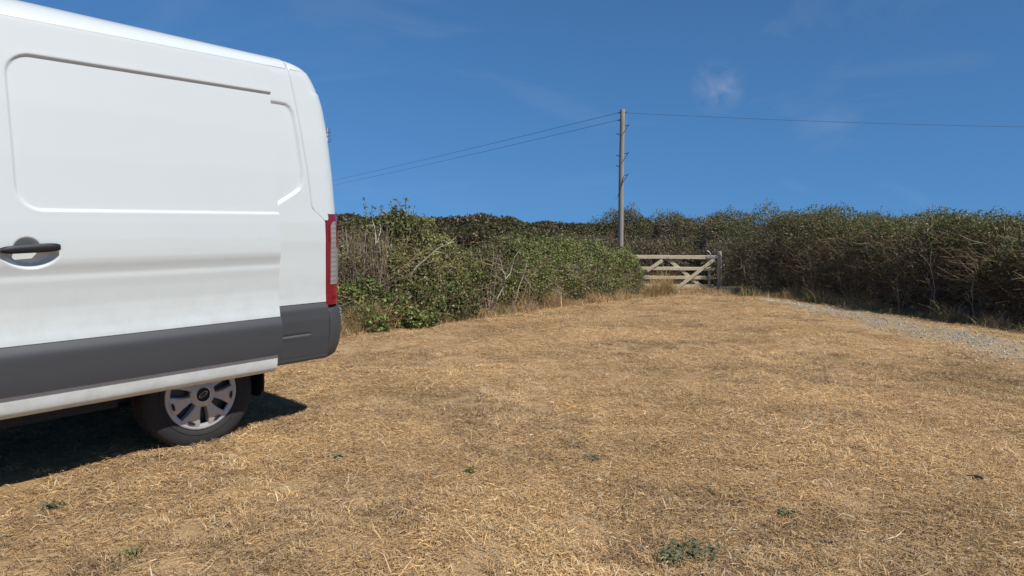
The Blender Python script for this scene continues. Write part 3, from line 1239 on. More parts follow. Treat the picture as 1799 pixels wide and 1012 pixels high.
G_DARK = (0.075, 0.10, 0.034)
G_MID = (0.145, 0.18, 0.052)
G_OLIVE = (0.235, 0.22, 0.085)
G_YEL = (0.34, 0.34, 0.11)
G_BRIGHT = (0.20, 0.29, 0.065)
B_BROWN = (0.22, 0.145, 0.09)
B_TAN = (0.34, 0.25, 0.155)
B_GREY = (0.29, 0.235, 0.185)
B_DARK = (0.115, 0.086, 0.064)
B_PALE = (0.50, 0.43, 0.35)
M_LEAF = tint_mat('leaves', 0.5, 0.30, 0.4)
M_TWIG = tint_mat('twigs', 0.85, 0.0, 0.2)
M_DRY = tint_mat('dry_grass', 0.75, 0.2, 0.25)


def branch_tree(base, tips, r, m=8, rad=0.012, bend=0.12):
    """bare limbs from a base to tips"""
    out, rr = [], []
    base = np.asarray(base, float)
    for tip in tips:
        tip = np.asarray(tip, float)
        L = np.linalg.norm(tip - base)
        t = np.linspace(0, 1, m)[:, None]
        off = np.cumsum(r.normal(size=(m, 3)), 0) * bend * L / m
        off -= off[0]
        off = off - t * off[-1] * 0.6
        c = base + (tip - base) * t + off + np.array([0, 0, 1]) * (np.sin(t * math.pi) * 0.06 * L)
        out.append(c)
        rr.append(rad * (1 - 0.8 * t[:, 0]))
        for q in range(2):
            k = r.integers(m // 2, m - 1)
            d = unit((c[k] - c[k - 1] + r.normal(size=3) * 0.12 * L)[None])[0]
            e = c[k] + d * np.linspace(0, 1, m)[:, None] * L * 0.3 + np.cumsum(r.normal(size=(m, 3)), 0) * 0.01
            e += c[k] - e[0]
            out.append(e)
            rr.append(rad * 0.5 * (1 - 0.8 * t[:, 0]))
    return np.array(out), np.array(rr)


def stems_of(c, r):
    """each limb with its two side twigs"""
    return [(c[i:i + 3], r[i:i + 3]) for i in range(0, len(c), 3)]


def hedge(name, label, cat, E, spec, seed, leafpal, size, twigpal, nleaf, ntwig, tw=(0.25, 0.7), trad=0.005, inner=0.4, loff=0.0, shoots=0, lowbare=0.0, aspect=0.5, ibrown=None, hgrad=0.0, tlo=0.35):
    r = np.random.default_rng(seed)
    E = np.array(E)
    c = E[:, :3].mean(0)
    t = empty(name, (c[0], c[1], gz1(c[0], c[1])))
    off = np.array(t.location)
    props(t, label, cat)
    P, N, hf = sample_volume(E, nleaf, 0.80, 1.04, r)
    if lowbare:
        keep = r.random(len(P)) < np.clip((hf - 0.12) / lowbare, 0.10, 1)
        P, N, hf = P[keep], N[keep], hf[keep]
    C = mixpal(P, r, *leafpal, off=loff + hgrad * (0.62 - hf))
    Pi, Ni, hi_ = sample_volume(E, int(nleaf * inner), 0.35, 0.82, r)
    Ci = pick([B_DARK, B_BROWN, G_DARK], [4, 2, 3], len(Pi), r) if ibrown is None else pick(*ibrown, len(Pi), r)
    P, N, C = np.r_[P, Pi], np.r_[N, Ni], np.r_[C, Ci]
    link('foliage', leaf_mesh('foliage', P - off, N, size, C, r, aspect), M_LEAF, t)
    if ntwig:
        ch, hf = twig_chains(E, ntwig, r, *tw, lo=tlo, hi=1.0, upb=0.35)
        k = len(ch)
        C = pick(*twigpal, k, r)
        tipz = (ch[:, -1, 2] - gz(ch[:, -1, 0], ch[:, -1, 1]))
        lim = hf * 0 + np.interp(ch[:, -1, 0], np.sort(E[:, 0]), (E[:, 2] + E[:, 5])[np.argsort(E[:, 0])]) - gz(ch[:, -1, 0], ch[:, -1, 1])
        kp = tipz < lim * (1.0 + 0.05 * r.random(k))
        ch, C = ch[kp], C[kp]
        k = len(ch)
        rad = trad * (0.5 + r.random(k))[:, None] * np.linspace(1, 0.35, ch.shape[1])[None]
        link('branches', tube_mesh('branches', ch - off, rad, C), M_TWIG, t)
    if shoots:
        P, N, hf = sample_volume(E, shoots * 6, 0.9, 1.0, r)
        P = P[N[:, 2] > 0.55][:shoots]
        k = len(P)
        L = 0.06 + 0.18 * r.random(k) ** 2
        d = unit(np.array([0, 0, 1.0]) + r.normal(size=(k, 3)) * 0.22)
        ch = P[:, None] + d[:, None] * (np.linspace(0, 1, 3)[None, :, None] * L[:, None, None])
        Ct = pick([B_BROWN, G_OLIVE], [1, 1], k, r)
        sh = link('shoots', tube_mesh('shoots', ch - off, np.full((k, 3), trad * 0.8), Ct), M_TWIG, t)
        sh['kind'] = 'stuff'
        nl = 5
        u = np.linspace(0.35, 1.0, nl)
        LP = (P[:, None] + d[:, None] * (u[None, :, None] * L[:, None, None])).reshape(-1, 3)
        LN = unit(r.normal(size=LP.shape) + np.array([0, 0, 0.6]))
        link('shoot_leaves', leaf_mesh('shoot_leaves', LP - off, LN, size * 0.95, pick(*leafpal[1], len(LP), r), r, aspect), M_LEAF, sh)
    return t, off, r


# ------------------------------------------------------------------ hedges
# right hand hedge along the track
FB = [(1300, 516), (1400, 524), (1500, 536), (1600, 551), (1700, 564), (1799, 579)]
FBP = np.array([ground_at(*q) for q in FB])
FBP = np.vstack([FBP, FBP[-1] + (FBP[-1] - FBP[-2]) * 1.5, FBP[-1] + (FBP[-1] - FBP[-2]) * 3.2])
fk = np.arange(len(FBP))
er = np.random.default_rng(3)
E = []
for u in np.linspace(-0.05, len(FBP) - 1, 26):
    x, y = np.interp(u, fk, FBP[:, 0]), np.interp(u, fk, FBP[:, 1])
    if u < 0:
        x, y = FBP[0] + (FBP[1] - FBP[0]) * u
    dx, dy = 0.45, 0.85
    x, y = x + 0.95, y + 0.55
    px = PCX + PXF * x / y
    top = -2 + np.interp(px, [1285, 1310, 1330, 1400, 1500, 1600, 1700, 1799, 2100], [392, 376, 374, 381, 385, 388, 393, 400, 425]) + er.normal() * 1.5
    E.append(ell(px, top, y, 0.85 + 0.2 * er.random(), 0.80 + 0.2 * er.random()))
    px2 = PCX + PXF * (x + 1.1) / (y + 0.4)
    E.append(ell(px2, top + 1, y + 0.4, 1.0, 0.9))
    px3 = PCX + PXF * (x - 0.30) / (y - 0.25)
    E.append(ell(px3, 0.55 * top + 0.45 * (394 + 1.6 * PXF / y) + er.normal() * 12, y - 0.25, 0.50, 0.55))
FE = E
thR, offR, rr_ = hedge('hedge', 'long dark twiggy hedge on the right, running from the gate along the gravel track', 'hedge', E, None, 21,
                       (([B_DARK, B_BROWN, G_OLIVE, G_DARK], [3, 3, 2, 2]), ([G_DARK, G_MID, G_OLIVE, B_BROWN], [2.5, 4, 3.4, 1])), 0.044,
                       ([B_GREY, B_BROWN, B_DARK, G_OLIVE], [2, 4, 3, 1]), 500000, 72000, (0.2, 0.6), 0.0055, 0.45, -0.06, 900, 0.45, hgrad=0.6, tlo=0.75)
# pale bare stems standing out of its face
ch, ra = [], []
for px, b, tips in ((1430, 528, [(1424, 458), (1436, 470), (1410, 490), (1456, 485)]), (1368, 520, [(1352, 440), (1362, 430), (1380, 455)]), (1490, 536, [(1480, 495), (1497, 505), (1470, 470)]),
                    (1583, 551, [(1565, 500), (1580, 480), (1600, 500)]), (1640, 556, [(1636, 440), (1650, 470), (1622, 480)]), (1318, 517, [(1300, 450), (1330, 430), (1310, 470)]), (1720, 568, [(1715, 490), (1745, 480), (1700, 510)])):
    g = ground_at(px, b)
    c_, r_ = branch_tree((g[0] - 0.05, g[1] - 0.05, gz1(*g) - 0.02), [np.array(at(tx, ty, g[1] - 0.05 + 0.2 * rr_.random())) for tx, ty in tips], rr_, 8, 0.011, 0.22)
    for c1_, r1_ in stems_of(c_, r_):
        link('bare_stem', tube_mesh('bare_stem', c1_ - offR, r1_, np.repeat(pick([B_GREY, B_TAN, B_PALE], [2, 2, 1], 1, rr_), len(c1_), 0), 4), M_TWIG, thR)

# hedge behind the gate, with the rounded hump behind the pole
E = [ell(1062, 398, 27.5, 1.0), ell(1085, 381, 27.2, 0.9), ell(1108, 376, 27.4, 0.9), ell(1135, 381, 27, 1.0), ell(1165, 386, 26.6, 1.0), ell(1195, 388, 26.2, 1.0), ell(1228, 390, 25.6, 1.0), ell(1258, 388, 25, 1.0), ell(1285, 382, 24, 1.0),
     ell(1130, 430, 25.2, 0.9), ell(1180, 432, 24.8, 0.9), ell(1225, 436, 24.2, 0.9), ell(1262, 430, 23.4, 0.8), ell(1285, 425, 22.4, 0.7), ell(1090, 425, 25.6, 0.9), ell(1045, 420, 26.4, 1.0), ell(1000, 418, 27, 1.0)]
thB, offB, _ = hedge('hedge', 'bushy brown and green hedge behind the wooden gate and the pole', 'hedge', E, None, 22,
                     (([B_DARK, B_BROWN, G_OLIVE, B_GREY], [2, 3, 2, 2]), ([G_DARK, G_MID, G_OLIVE, B_BROWN], [3, 4, 3, 1.5])), 0.062,
                     ([B_GREY, B_BROWN, B_DARK], [3, 3, 3]), 170000, 12000, (0.3, 0.7), 0.006, 0.4, 0.02, 400, 0.0)

# left hand hedge: tall leafy shrub, dead stems, bramble, hedge up to the gate
E = [ell(662, 412, 11.7, 0.40), ell(698, 386, 11.8, 0.36), ell(734, 396, 12.0, 0.40), ell(770, 420, 12.3, 0.40), ell(800, 446, 12.6, 0.38), ell(690, 430, 11.3, 0.42), ell(745, 440, 11.5, 0.42), ell(790, 460, 11.9, 0.4), ell(720, 420, 12.6, 0.6)]
thA, offA, rA = hedge('tall_shrub', 'tall leafy shrub with upright shoots beside the rear of the van', 'shrub', E, None, 23,
                      (([G_OLIVE, G_MID, G_DARK, B_TAN], [4, 3, 2, 1]), ([G_YEL, G_OLIVE, G_MID, B_PALE], [5, 4, 1.5, 0.5])), 0.058,
                      ([B_GREY, B_BROWN, B_TAN], [3, 3, 2]), 52000, 2600, (0.25, 0.7), 0.005, 0.5, 0.0, 0, 0.0, 0.42)
shoot_tips = [(712, 346), (700, 352), (688, 358), (641, 352), (655, 362), (672, 360), (727, 366), (742, 374), (622, 372), (668, 372), (756, 388), (720, 360), (694, 366)]
for tx, ty in shoot_tips:
    Y_ = 11.6 + 0.4 * rA.random()
    tip = np.array(at(tx, ty, Y_))
    base = np.array(at(tx + rA.normal() * 8, ty + 55 + 30 * rA.random(), Y_ + 0.1))
    tt = np.linspace(0, 1, 7)[:, None]
    c_ = base + (tip - base) * tt + np.array([1, 0, 0]) * (np.sin(tt * 3) * 0.02 * rA.normal())
    sh = link('shoot', tube_mesh('shoot', (c_ - offA)[None], np.linspace(0.006, 0.0025, 7)[None], pick([G_OLIVE, B_TAN], [1, 1], 1, rA), 4), M_TWIG, thA)
    u = np.linspace(0.2, 1.0, 30)[:, None]
    LP = base + (tip - base) * u
    LN = unit(rA.normal(size=(30, 3)) + np.array([0, -0.3, 0.5]))
    link('leaves', leaf_mesh('leaves', LP - offA, LN, 0.078, pick([G_MID, G_OLIVE, G_YEL], [3, 3, 1], 30, rA), rA, 0.36), M_LEAF, sh)
ch, ra = [], []
for b, tips, Y_ in (((672, 505), [(725, 462), (760, 440), (700, 470)], 11.0), ((722, 480), [(765, 458), (800, 430)], 11.2), ((660, 430), [(668, 395), (655, 385)], 11.1)):
    c_, r_ = branch_tree(np.array(at(b[0], b[1], Y_)), [np.array(at(tx, ty, Y_ + 0.1)) for tx, ty in tips], rA, 8, 0.013, 0.15)
    for c1_, r1_ in stems_of(c_, r_):
        link('bare_stem', tube_mesh('bare_stem', c1_ - offA, r1_, np.repeat(pick([B_GREY, B_TAN, B_PALE], [2, 2, 2], 1, rA), len(c1_), 0), 4), M_TWIG, thA)

E = [ell(560, 408, 11.6, 0.5), ell(600, 412, 11.5, 0.42), ell(636, 420, 11.5, 0.4), ell(612, 450, 11.0, 0.4), ell(655, 460, 11.0, 0.38), ell(500, 396, 11.8, 0.6), ell(430, 396, 12.0, 0.7), ell(350, 400, 12.2, 0.7), ell(580, 420, 12.4, 0.7), ell(260, 396, 12.2, 0.8), ell(150, 394, 12.2, 0.9), ell(30, 394, 12.0, 0.9), ell(-90, 394, 11.8, 0.9), ell(-220, 394, 11.6, 0.9)]
thD, offD, rD = hedge('dead_thicket', 'thicket of dry brown upright stems right behind the tail light of the van', 'shrub', E, None, 24,
                      (([B_BROWN, B_DARK, B_TAN, B_GREY], [3, 2, 2, 2]), ([G_MID, G_OLIVE, G_YEL, B_TAN], [3, 3, 2, 2])), 0.05,
                      ([B_BROWN, B_TAN, B_GREY], [3, 2, 3]), 52000, 4500, (0.2, 0.6), 0.005, 0.5, 0.05)
n = 300
k = rD.random(n)
px = 592 + 92 * rD.random(n) ** 1.2
Yb = 10.7 + 0.9 * rD.random(n)
base = np.stack([(px - PCX) / PXF * Yb, Yb, np.zeros(n)], -1)
base[:, 2] = gz(base[:, 0], base[:, 1])
hgt = 0.9 + 0.75 * rD.random(n)
d = unit(np.array([0.02, -0.03, 1.0]) + rD.normal(size=(n, 3)) * np.array([0.16, 0.16, 0]))
tt = np.linspace(0, 1, 6)
ch = base[:, None] + d[:, None] * (tt[None, :, None] * hgt[:, None, None]) + np.cumsum(rD.normal(size=(n, 6, 3)) * 0.018, 1)
link('stems', tube_mesh('stems', ch - offD, 0.0055 * (0.6 + 0.7 * rD.random(n))[:, None] * np.linspace(1, 0.4, 6)[None], pick([B_BROWN, B_TAN, B_PALE, B_GREY], [3, 4, 1.5, 2], n, rD), 3), M_TWIG, thD)

E = [ell(620, 508, 10.5, 0.30), ell(650, 496, 10.6, 0.28), ell(684, 520, 10.6, 0.30), ell(716, 498, 11.0, 0.32), ell(752, 512, 11.1, 0.30), ell(785, 490, 11.6, 0.34), ell(815, 505, 11.9, 0.30), ell(636, 545, 10.1, 0.22), ell(705, 538, 10.5, 0.22), ell(662, 556, 9.85, 0.18), ell(745, 545, 10.7, 0.2), ell(730, 552, 10.3, 0.16)]
thC, offC, rC = hedge('bramble', 'low bright green bramble at the foot of the tall shrub, beside the van bumper', 'bramble', E, None, 25,
                      (([G_MID, G_DARK, G_OLIVE, B_BROWN], [4, 3, 2, 1.6]), ([G_BRIGHT, G_YEL, G_MID], [4, 4, 2])), 0.050,
                      ([B_BROWN, B_TAN, G_OLIVE], [3, 2, 1]), 20000, 1700, (0.2, 0.6), 0.004, 0.5, -0.02, 40, 0.0, 0.66)

DB = [(800, 560), (850, 553), (900, 546), (960, 538), (1020, 531), (1080, 525), (1120, 521)]
DT = ([790, 815, 850, 890, 930, 965, 1000, 1030, 1065, 1090, 1112, 1130], [462, 460, 444, 428, 422, 428, 438, 432, 444, 450, 461, 484])
E = []
er = np.random.default_rng(5)
for px in np.linspace(812, 1094, 16):
    py = np.interp(px, [q[0] for q in DB], [q[1] for q in DB])
    g = ground_at(px, py)
    Y_ = g[1] + 0.75
    t_ = np.interp(px, *DT)
    E.append(ell(px, t_ + er.normal() * 4, Y_, 0.46 + 0.1 * er.random(), 0.7))
    E.append(ell(px, t_ + 30 + 12 * er.random(), Y_ - 0.40, 0.40, 0.42))
    E.append(ell(px, t_ + 10, Y_ + 0.7, 0.55, 0.6))
E.append(ell(1104, 472, ground_at(1110, 521)[1] + 0.4, 0.28, 0.45))
thL, offL, rL = hedge('hedge', 'green bramble hedge with bare grey branches, left of the gate', 'hedge', E, None, 26,
                      (([G_DARK, G_OLIVE, B_BROWN, B_DARK], [3, 3, 2, 1.2]), ([G_MID, G_OLIVE, G_YEL, G_BRIGHT, B_TAN], [4, 3, 2.4, 3, 0.5])), 0.045,
                      ([B_GREY, B_BROWN, B_TAN, B_PALE], [4, 3, 2, 0.5]), 220000, 16000, (0.2, 0.6), 0.005, 0.35, -0.05, 260, 0.2, 0.6)
ch, ra = [], []
for b, tips in (((858, 553), [(828, 470), (845, 445), (862, 420), (876, 450), (902, 465), (912, 440), (838, 500)]), ((902, 548), [(900, 470), (925, 455), (938, 465), (912, 500)]), ((1016, 532), [(1002, 490), (1034, 490), (1010, 500)]),
                ((1050, 529), [(1046, 490), (1060, 495), (1040, 505)]), ((975, 537), [(985, 480), (962, 500)])):
    g = ground_at(*b)
    c_, r_ = branch_tree((g[0], g[1] - 0.10, gz1(*g) - 0.02), [np.array(at(tx, ty, g[1] - 0.12 + 0.12 * rL.random())) for tx, ty in tips], rL, 9, 0.017, 0.2)
    for c1_, r1_ in stems_of(c_, r_):
        link('bare_stem', tube_mesh('bare_stem', c1_ - offL, r1_, np.repeat(pick([B_GREY, B_TAN, B_PALE], [2, 1.5, 2], 1, rL), len(c1_), 0), 4), M_TWIG, thL)

# far scrub-covered rise
E = []
er = np.random.default_rng(8)
for px in np.linspace(520, 930, 17):
    t_ = np.interp(px, [300, 590, 650, 740, 800, 850, 885, 905, 925], [378, 381, 386, 387, 388, 382, 386, 395, 402])
    E.append(ell(px, t_ + er.normal() * 1.2, 46 + 2 * er.random(), 1.5, 1.7))
    E.append(ell(px, t_ + 15, 43 + 1.0 * er.random(), 1.5, 1.5))
    E.append(ell(px, t_ + 28, 40.5 + 1.0 * er.random(), 1.3, 1.3))
for px in np.linspace(890, 1080, 9):
    t_ = np.interp(px, [890, 960, 1000, 1060, 1330], [399, 395, 397, 398, 396])
    E.append(ell(px, t_ + er.normal() * 0.5, 52, 1.6, 1.8))
    E.append(ell(px, t_ + 12, 48, 1.6, 1.6))
    E.append(ell(px, t_ + 22, 44, 1.5, 1.5))
r = np.random.default_rng(9)
P, N, hf = sample_volume(E, 420000, 0.80, 1.02, r, 2.6, 0.10, 0.8)
vis = (N[:, 1] < 0.45) & (hf > 0.42)
P, N = P[vis], N[vis]
C = mixpal(P, r, ([B_DARK, B_BROWN, G_OLIVE, G_DARK], [2, 3, 4, 3]), ([G_DARK, G_MID, G_OLIVE, B_BROWN], [3, 3, 4, 1]), 0.35, 0.0)
C = C * np.array([0.72, 0.66, 0.66])
sc_ = link('scrub_hillside', leaf_mesh('scrub_hillside', P, N, 0.17, C, r, 0.6), M_LEAF)
props(sc_, 'low rise covered in dense brown-green scrub on the skyline beyond the hedges', 'scrub', kind='stuff')


# ------------------------------------------------------------------ tall dry grass at the foot of the hedges
def blades(P, h, wdt, lean, C, r, m=4):
    n = len(P)
    az = r.random(n) * 2 * math.pi
    d = np.stack([np.cos(az), np.sin(az), np.zeros(n)], -1)
    side = np.stack([-np.sin(az), np.cos(az), np.zeros(n)], -1)
    V, = [[]]
    for j in range(m):
        u = j / (m - 1)
        c = P + np.array([0, 0, 1]) * (h * u * (1 - 0.25 * lean * u))[:, None] + d * (h * lean * u * u)[:, None]
        w = wdt * (1 - u) * 0.5 + 0.0004
        V.append(c + side * w[:, None])
        V.append(c - side * w[:, None])
    V = np.stack(V, 1)
    idx = np.arange(n * 2 * m).reshape(n, 2 * m)
    F = np.concatenate([np.stack([idx[:, 2 * j], idx[:, 2 * j + 1], idx[:, 2 * j + 3], idx[:, 2 * j + 2]], -1) for j in range(m - 1)])
    return V.reshape(-1, 3), F, np.repeat(C, 2 * m, 0)


STRAW = (0.65, 0.46, 0.235)
TAN = (0.54, 0.362, 0.175)
ORANGE = (0.55, 0.33, 0.14)
BROWN = (0.32, 0.20, 0.10)
PALE = (0.74, 0.60, 0.40)
GREYB = (0.43, 0.34, 0.23)


def fringe(name, label, line, n, depth, hmin, hmax, seed, green=0.12, fwd=-0.06):
    r = np.random.default_rng(seed)
    L = np.array([ground_at(*q) if len(q) == 2 else q[:2] for q in line])
    k = np.arange(len(L))
    t = r.random(n) * (len(L) - 1)
    # clumped along the line
    t = np.clip(t + 0.25 * np.sin(t * 9) * r.random(n), 0, len(L) - 1)
    x, y = np.interp(t, k, L[:, 0]), np.interp(t, k, L[:, 1])
    dd = r.normal(size=n) * depth * (0.5 + 1.2 * vnoise(np.stack([t * 3, 0 * t, 0 * t + seed], -1)))
    x = x + dd * 0.35 + r.normal(size=n) * 0.12
    y = y + dd + fwd
    P = np.stack([x, y, gz(x, y) - 0.01], -1)
    cl = vnoise(P * 2.2 + 40)
    h = (hmin + (hmax - hmin) * r.random(n) ** 2) * (0.25 + 1.9 * cl ** 2.2)
    C = pick([STRAW, TAN, PALE, BROWN, GREYB], [4, 4, 1.5, 1.5, 1], n, r)
    g = r.random(n) < green * 2 * (vnoise(P * 1.3 + 9) > 0.5)
    C[g] = pick([G_MID, G_OLIVE, G_YEL], [2, 3, 3], int(g.sum()), r)
    V, F, C = blades(P, h, np.full(n, 0.0075) * (0.6 + 0.8 * r.random(n)), 0.25 + 1.1 * r.random(n), C, r)
    o = link(name, np_mesh(name, V, F, C), M_DRY)
    props(o, label, 'grass', kind='stuff')


fringe('dry_grass', 'tall dry straw grass along the foot of the left hedge', [(560, 596), (610, 588), (640, 582), (700, 574), (760, 566), (820, 560), (880, 551), (940, 543), (1000, 536), (1060, 529), (1110, 524), (1150, 520), (1185, 517)], 23000, 0.22, 0.08, 0.62, 31)
fringe('dry_grass', 'grass and weeds along the foot of the right hedge', [(1290, 517), (1340, 521), (1400, 526), (1450, 532), (1500, 538), (1560, 548), (1620, 556), (1700, 568), (1799, 582), (1950, 606)], 14000, 0.18, 0.06, 0.36, 32, 0.30, -0.12)
fringe('dry_grass', 'tuft of dry grass round the gate foot and post', [(1110, 520), (1160, 517), (1200, 515.5), (1240, 515.5), (1265, 515), (1285, 516)], 4200, 0.22, 0.05, 0.34, 33, 0.05)
fringe('dry_grass', 'tall straw grass in front of the hinge end of the gate', [(1128, 522), (1140, 520), (1155, 519), (1172, 518)], 1900, 0.25, 0.15, 0.62, 34, 0.06)

# ------------------------------------------------------------------ field gate
GY_ = 19.4
M_WOOD = ramp_mat('weathered_wood', [(0.3, (0.34, 0.285, 0.19)), (0.5, (0.55, 0.475, 0.335)), (0.7, (0.68, 0.60, 0.45))], [(4, 0.45), (22, 0.35), (70, 0.2)], 0.85, 0.6, 60, 0.006, 'Object', (1, 4, 4))
M_POST = ramp_mat('weathered_post', [(0.3, (0.36, 0.315, 0.235)), (0.5, (0.54, 0.48, 0.37)), (0.7, (0.66, 0.60, 0.48))], [(4, 0.45), (22, 0.35), (70, 0.2)], 0.85, 0.7, 50, 0.01, 'Object', (5, 5, 0.8))
M_GALV = simple('galvanised_steel', (0.36, 0.37, 0.38), 0.5, metal=0.6, noise=0.15, nscale=30)


def beam(name, a, b, wid, dep, mat, parent, off, jit=0.004):
    """a board from a to b (in the gate's own x,z plane) with worn edges"""
    a, b = Vector(a), Vector(b)
    L = (b - a).length
    bm = bmesh.new()
    bmesh.ops.create_cube(bm, size=1, matrix=Matrix.Diagonal((L, dep, wid, 1)))
    bmesh.ops.subdivide_edges(bm, edges=[e for e in bm.edges if abs(e.verts[0].co.x - e.verts[1].co.x) > L * 0.5], cuts=7)
    for v in bm.verts:
        v.co.z += random.uniform(-jit, jit)
        v.co.y += random.uniform(-jit, jit) * 0.5
    bmesh.ops.bevel(bm, geom=[e for e in bm.edges if e.calc_face_angle(0) > 1.2], offset=0.006, segments=1, affect='EDGES')
    o = link(name, bm_mesh(name, bm), mat, parent)
    d = (b - a).normalized()
    o.location = (a + b) / 2 + off
    o.rotation_euler = (0, -math.atan2(d.z, math.hypot(d.x, d.y)), math.atan2(d.y, d.x))
    return o


gR, gL = at(1257, 514, GY_), at(1064, 514, GY_ - 0.15)
gate = empty('field_gate', (gL.x, gL.y, gz1(gL.x, gL.y)), math.atan2(gR.y - gL.y, gR.x - gL.x))
props(gate, 'weathered wooden five-bar field gate with diagonal braces, closed between the hedges', 'gate')
GW = math.hypot(gR.x - gL.x, gR.y - gL.y)
gb = gate.location.z
MPP = GY_ / PXF


def gx(px):
    return (px - 1064) * MPP


def gzv(py):
    return topz(py, GY_) - gb


Z0 = Vector((0, 0, 0))
beam('top_rail', (gx(1058), 0, gzv(450.5)), (gx(1260), 0, gzv(452.0)), 0.105, 0.075, M_WOOD, gate, Z0)
for yl, yr in ((470.2, 472.4), (486, 488), (500.5, 503), (513.5, 515)):
    beam('bar', (gx(1064), 0, gzv(yl)), (gx(1256), 0, gzv(yr)), 0.094, 0.028, M_WOOD, gate, Z0)
beam('brace', (gx(1174), 0, gzv(518)), (gx(1255), 0, gzv(455.5)), 0.10, 0.026, M_WOOD, gate, Vector((0, -0.030, 0)))
beam('brace', (gx(1248), 0, gzv(514)), (gx(1176), 0, gzv(457)), 0.095, 0.026, M_WOOD, gate, Vector((0, 0.030, 0)))
beam('brace', (gx(1136), 0, gzv(475)), (gx(1163), 0, gzv(457)), 0.10, 0.026, M_WOOD, gate, Vector((0, -0.030, 0)))
beam('upright', (gx(1249), 0, gzv(517)), (gx(1247), 0, gzv(454)), 0.075, 0.03, M_WOOD, gate, Vector((0, 0.030, 0)))
beam('upright', (gx(1068), 0, gzv(517)), (gx(1068), 0, gzv(446)), 0.12, 0.07, M_WOOD, gate, Vector((0, 0.055, 0)))
bm = bmesh.new()
bmesh.ops.create_cube(bm, size=1, matrix=Matrix.Diagonal((gx(1262) - gx(1240), 0.012, 0.06, 1)))
o = link('latch_plate', bm_mesh('latch_plate', bm), M_GALV, gate)
o.location = ((gx(1262) + gx(1240)) / 2, -0.046, gzv(452))
# curved latch lever rising over the top rail
lv = [(1248.5, 452), (1248, 447), (1246.5, 443.5), (1244, 441.5), (1241.5, 440.5)]
chn = np.array([[(gx(a), -0.02, gzv(b)) for a, b in lv]])
o = link('latch_lever', tube_mesh('latch_lever', chn, np.array([[0.026, 0.024, 0.022, 0.018, 0.012]]), np.array([B_PALE]), 8), M_GALV, gate)
for (a, b) in ((1170, 452), (1174, 452), (1195, 502), (1230, 502), (1238, 487)):
    bm = bmesh.new()
    bmesh.ops.create_cone(bm, cap_ends=True, segments=8, radius1=0.011, radius2=0.009, depth=0.01, matrix=Matrix.Rotation(math.pi / 2, 4, 'X'))
    o = link('bolt', bm_mesh('bolt', bm), M_STEEL, gate)
    o.location = (gx(a), -0.044 if b < 460 else -0.019, gzv(b))


def square_post(name, X, Y, top, wid, label, lean=0.0):
    g = gz1(X, Y)
    h = top - g + 0.25
    bm = bmesh.new()
    bmesh.ops.create_cube(bm, size=1, matrix=Matrix.Translation((0, 0, h / 2 - 0.25)) @ Matrix.Diagonal((wid, wid, h, 1)))
    bmesh.ops.subdivide_edges(bm, edges=[e for e in bm.edges if abs(e.verts[0].co.z - e.verts[1].co.z) > h * 0.5], cuts=8)
    for v in bm.verts:
        v.co.x += random.uniform(-0.006, 0.006)
        v.co.y += random.uniform(-0.006, 0.006)
    for v in bm.verts:
        if v.co.z > h - 0.3:
            v.co.z += 0.02 * (1 if v.co.x > 0 else -1)
    bmesh.ops.bevel(bm, geom=[e for e in bm.edges if e.calc_face_angle(0) > 1.2], offset=0.012, segments=2, affect='EDGES')
    o = link(name, bm_mesh(name, bm), M_POST)
    o.location = (X, Y, g)
    o.rotation_euler = (0, lean, math.radians(28))
    props(o, label, 'post', 'gate posts')
    return o


pR, pL = at(1264.5, 500, GY_ + 0.02), at(1056, 500, GY_ - 0.05)
square_post('gate_post', pR.x, pR.y, topz(441.5, GY_), 0.108, 'square weathered post at the latch end of the gate', -0.035)
square_post('gate_post', pL.x, pL.y, topz(444, GY_), 0.15, 'square post at the hinge end of the gate, buried in the left hedge')

# ------------------------------------------------------------------ pole and wires
PY = 23.0
M_POLE = ramp_mat('pole_wood', [(0.3, (0.20, 0.178, 0.15)), (0.5, (0.33, 0.30, 0.26)), (0.7, (0.45, 0.415, 0.365))], [(3, 0.45), (16, 0.35), (60, 0.2)], 0.85, 0.6, 60, 0.006, 'Object', (6, 6, 0.5))
M_IRON = simple('step_iron', (0.06, 0.055, 0.05), 0.7, metal=0.4)
M_WIRE = simple('wire', (0.03, 0.03, 0.035), 0.6)


def tube_obj(name, pts, rad, mat, parent, sides=8):
    ch = np.array([pts], float)
    ra = np.array([rad], float) if np.ndim(rad) else np.full((1, len(pts)), rad)
    return link(name, tube_mesh(name, ch, ra, np.array([B_GREY]), sides), mat, parent, True)


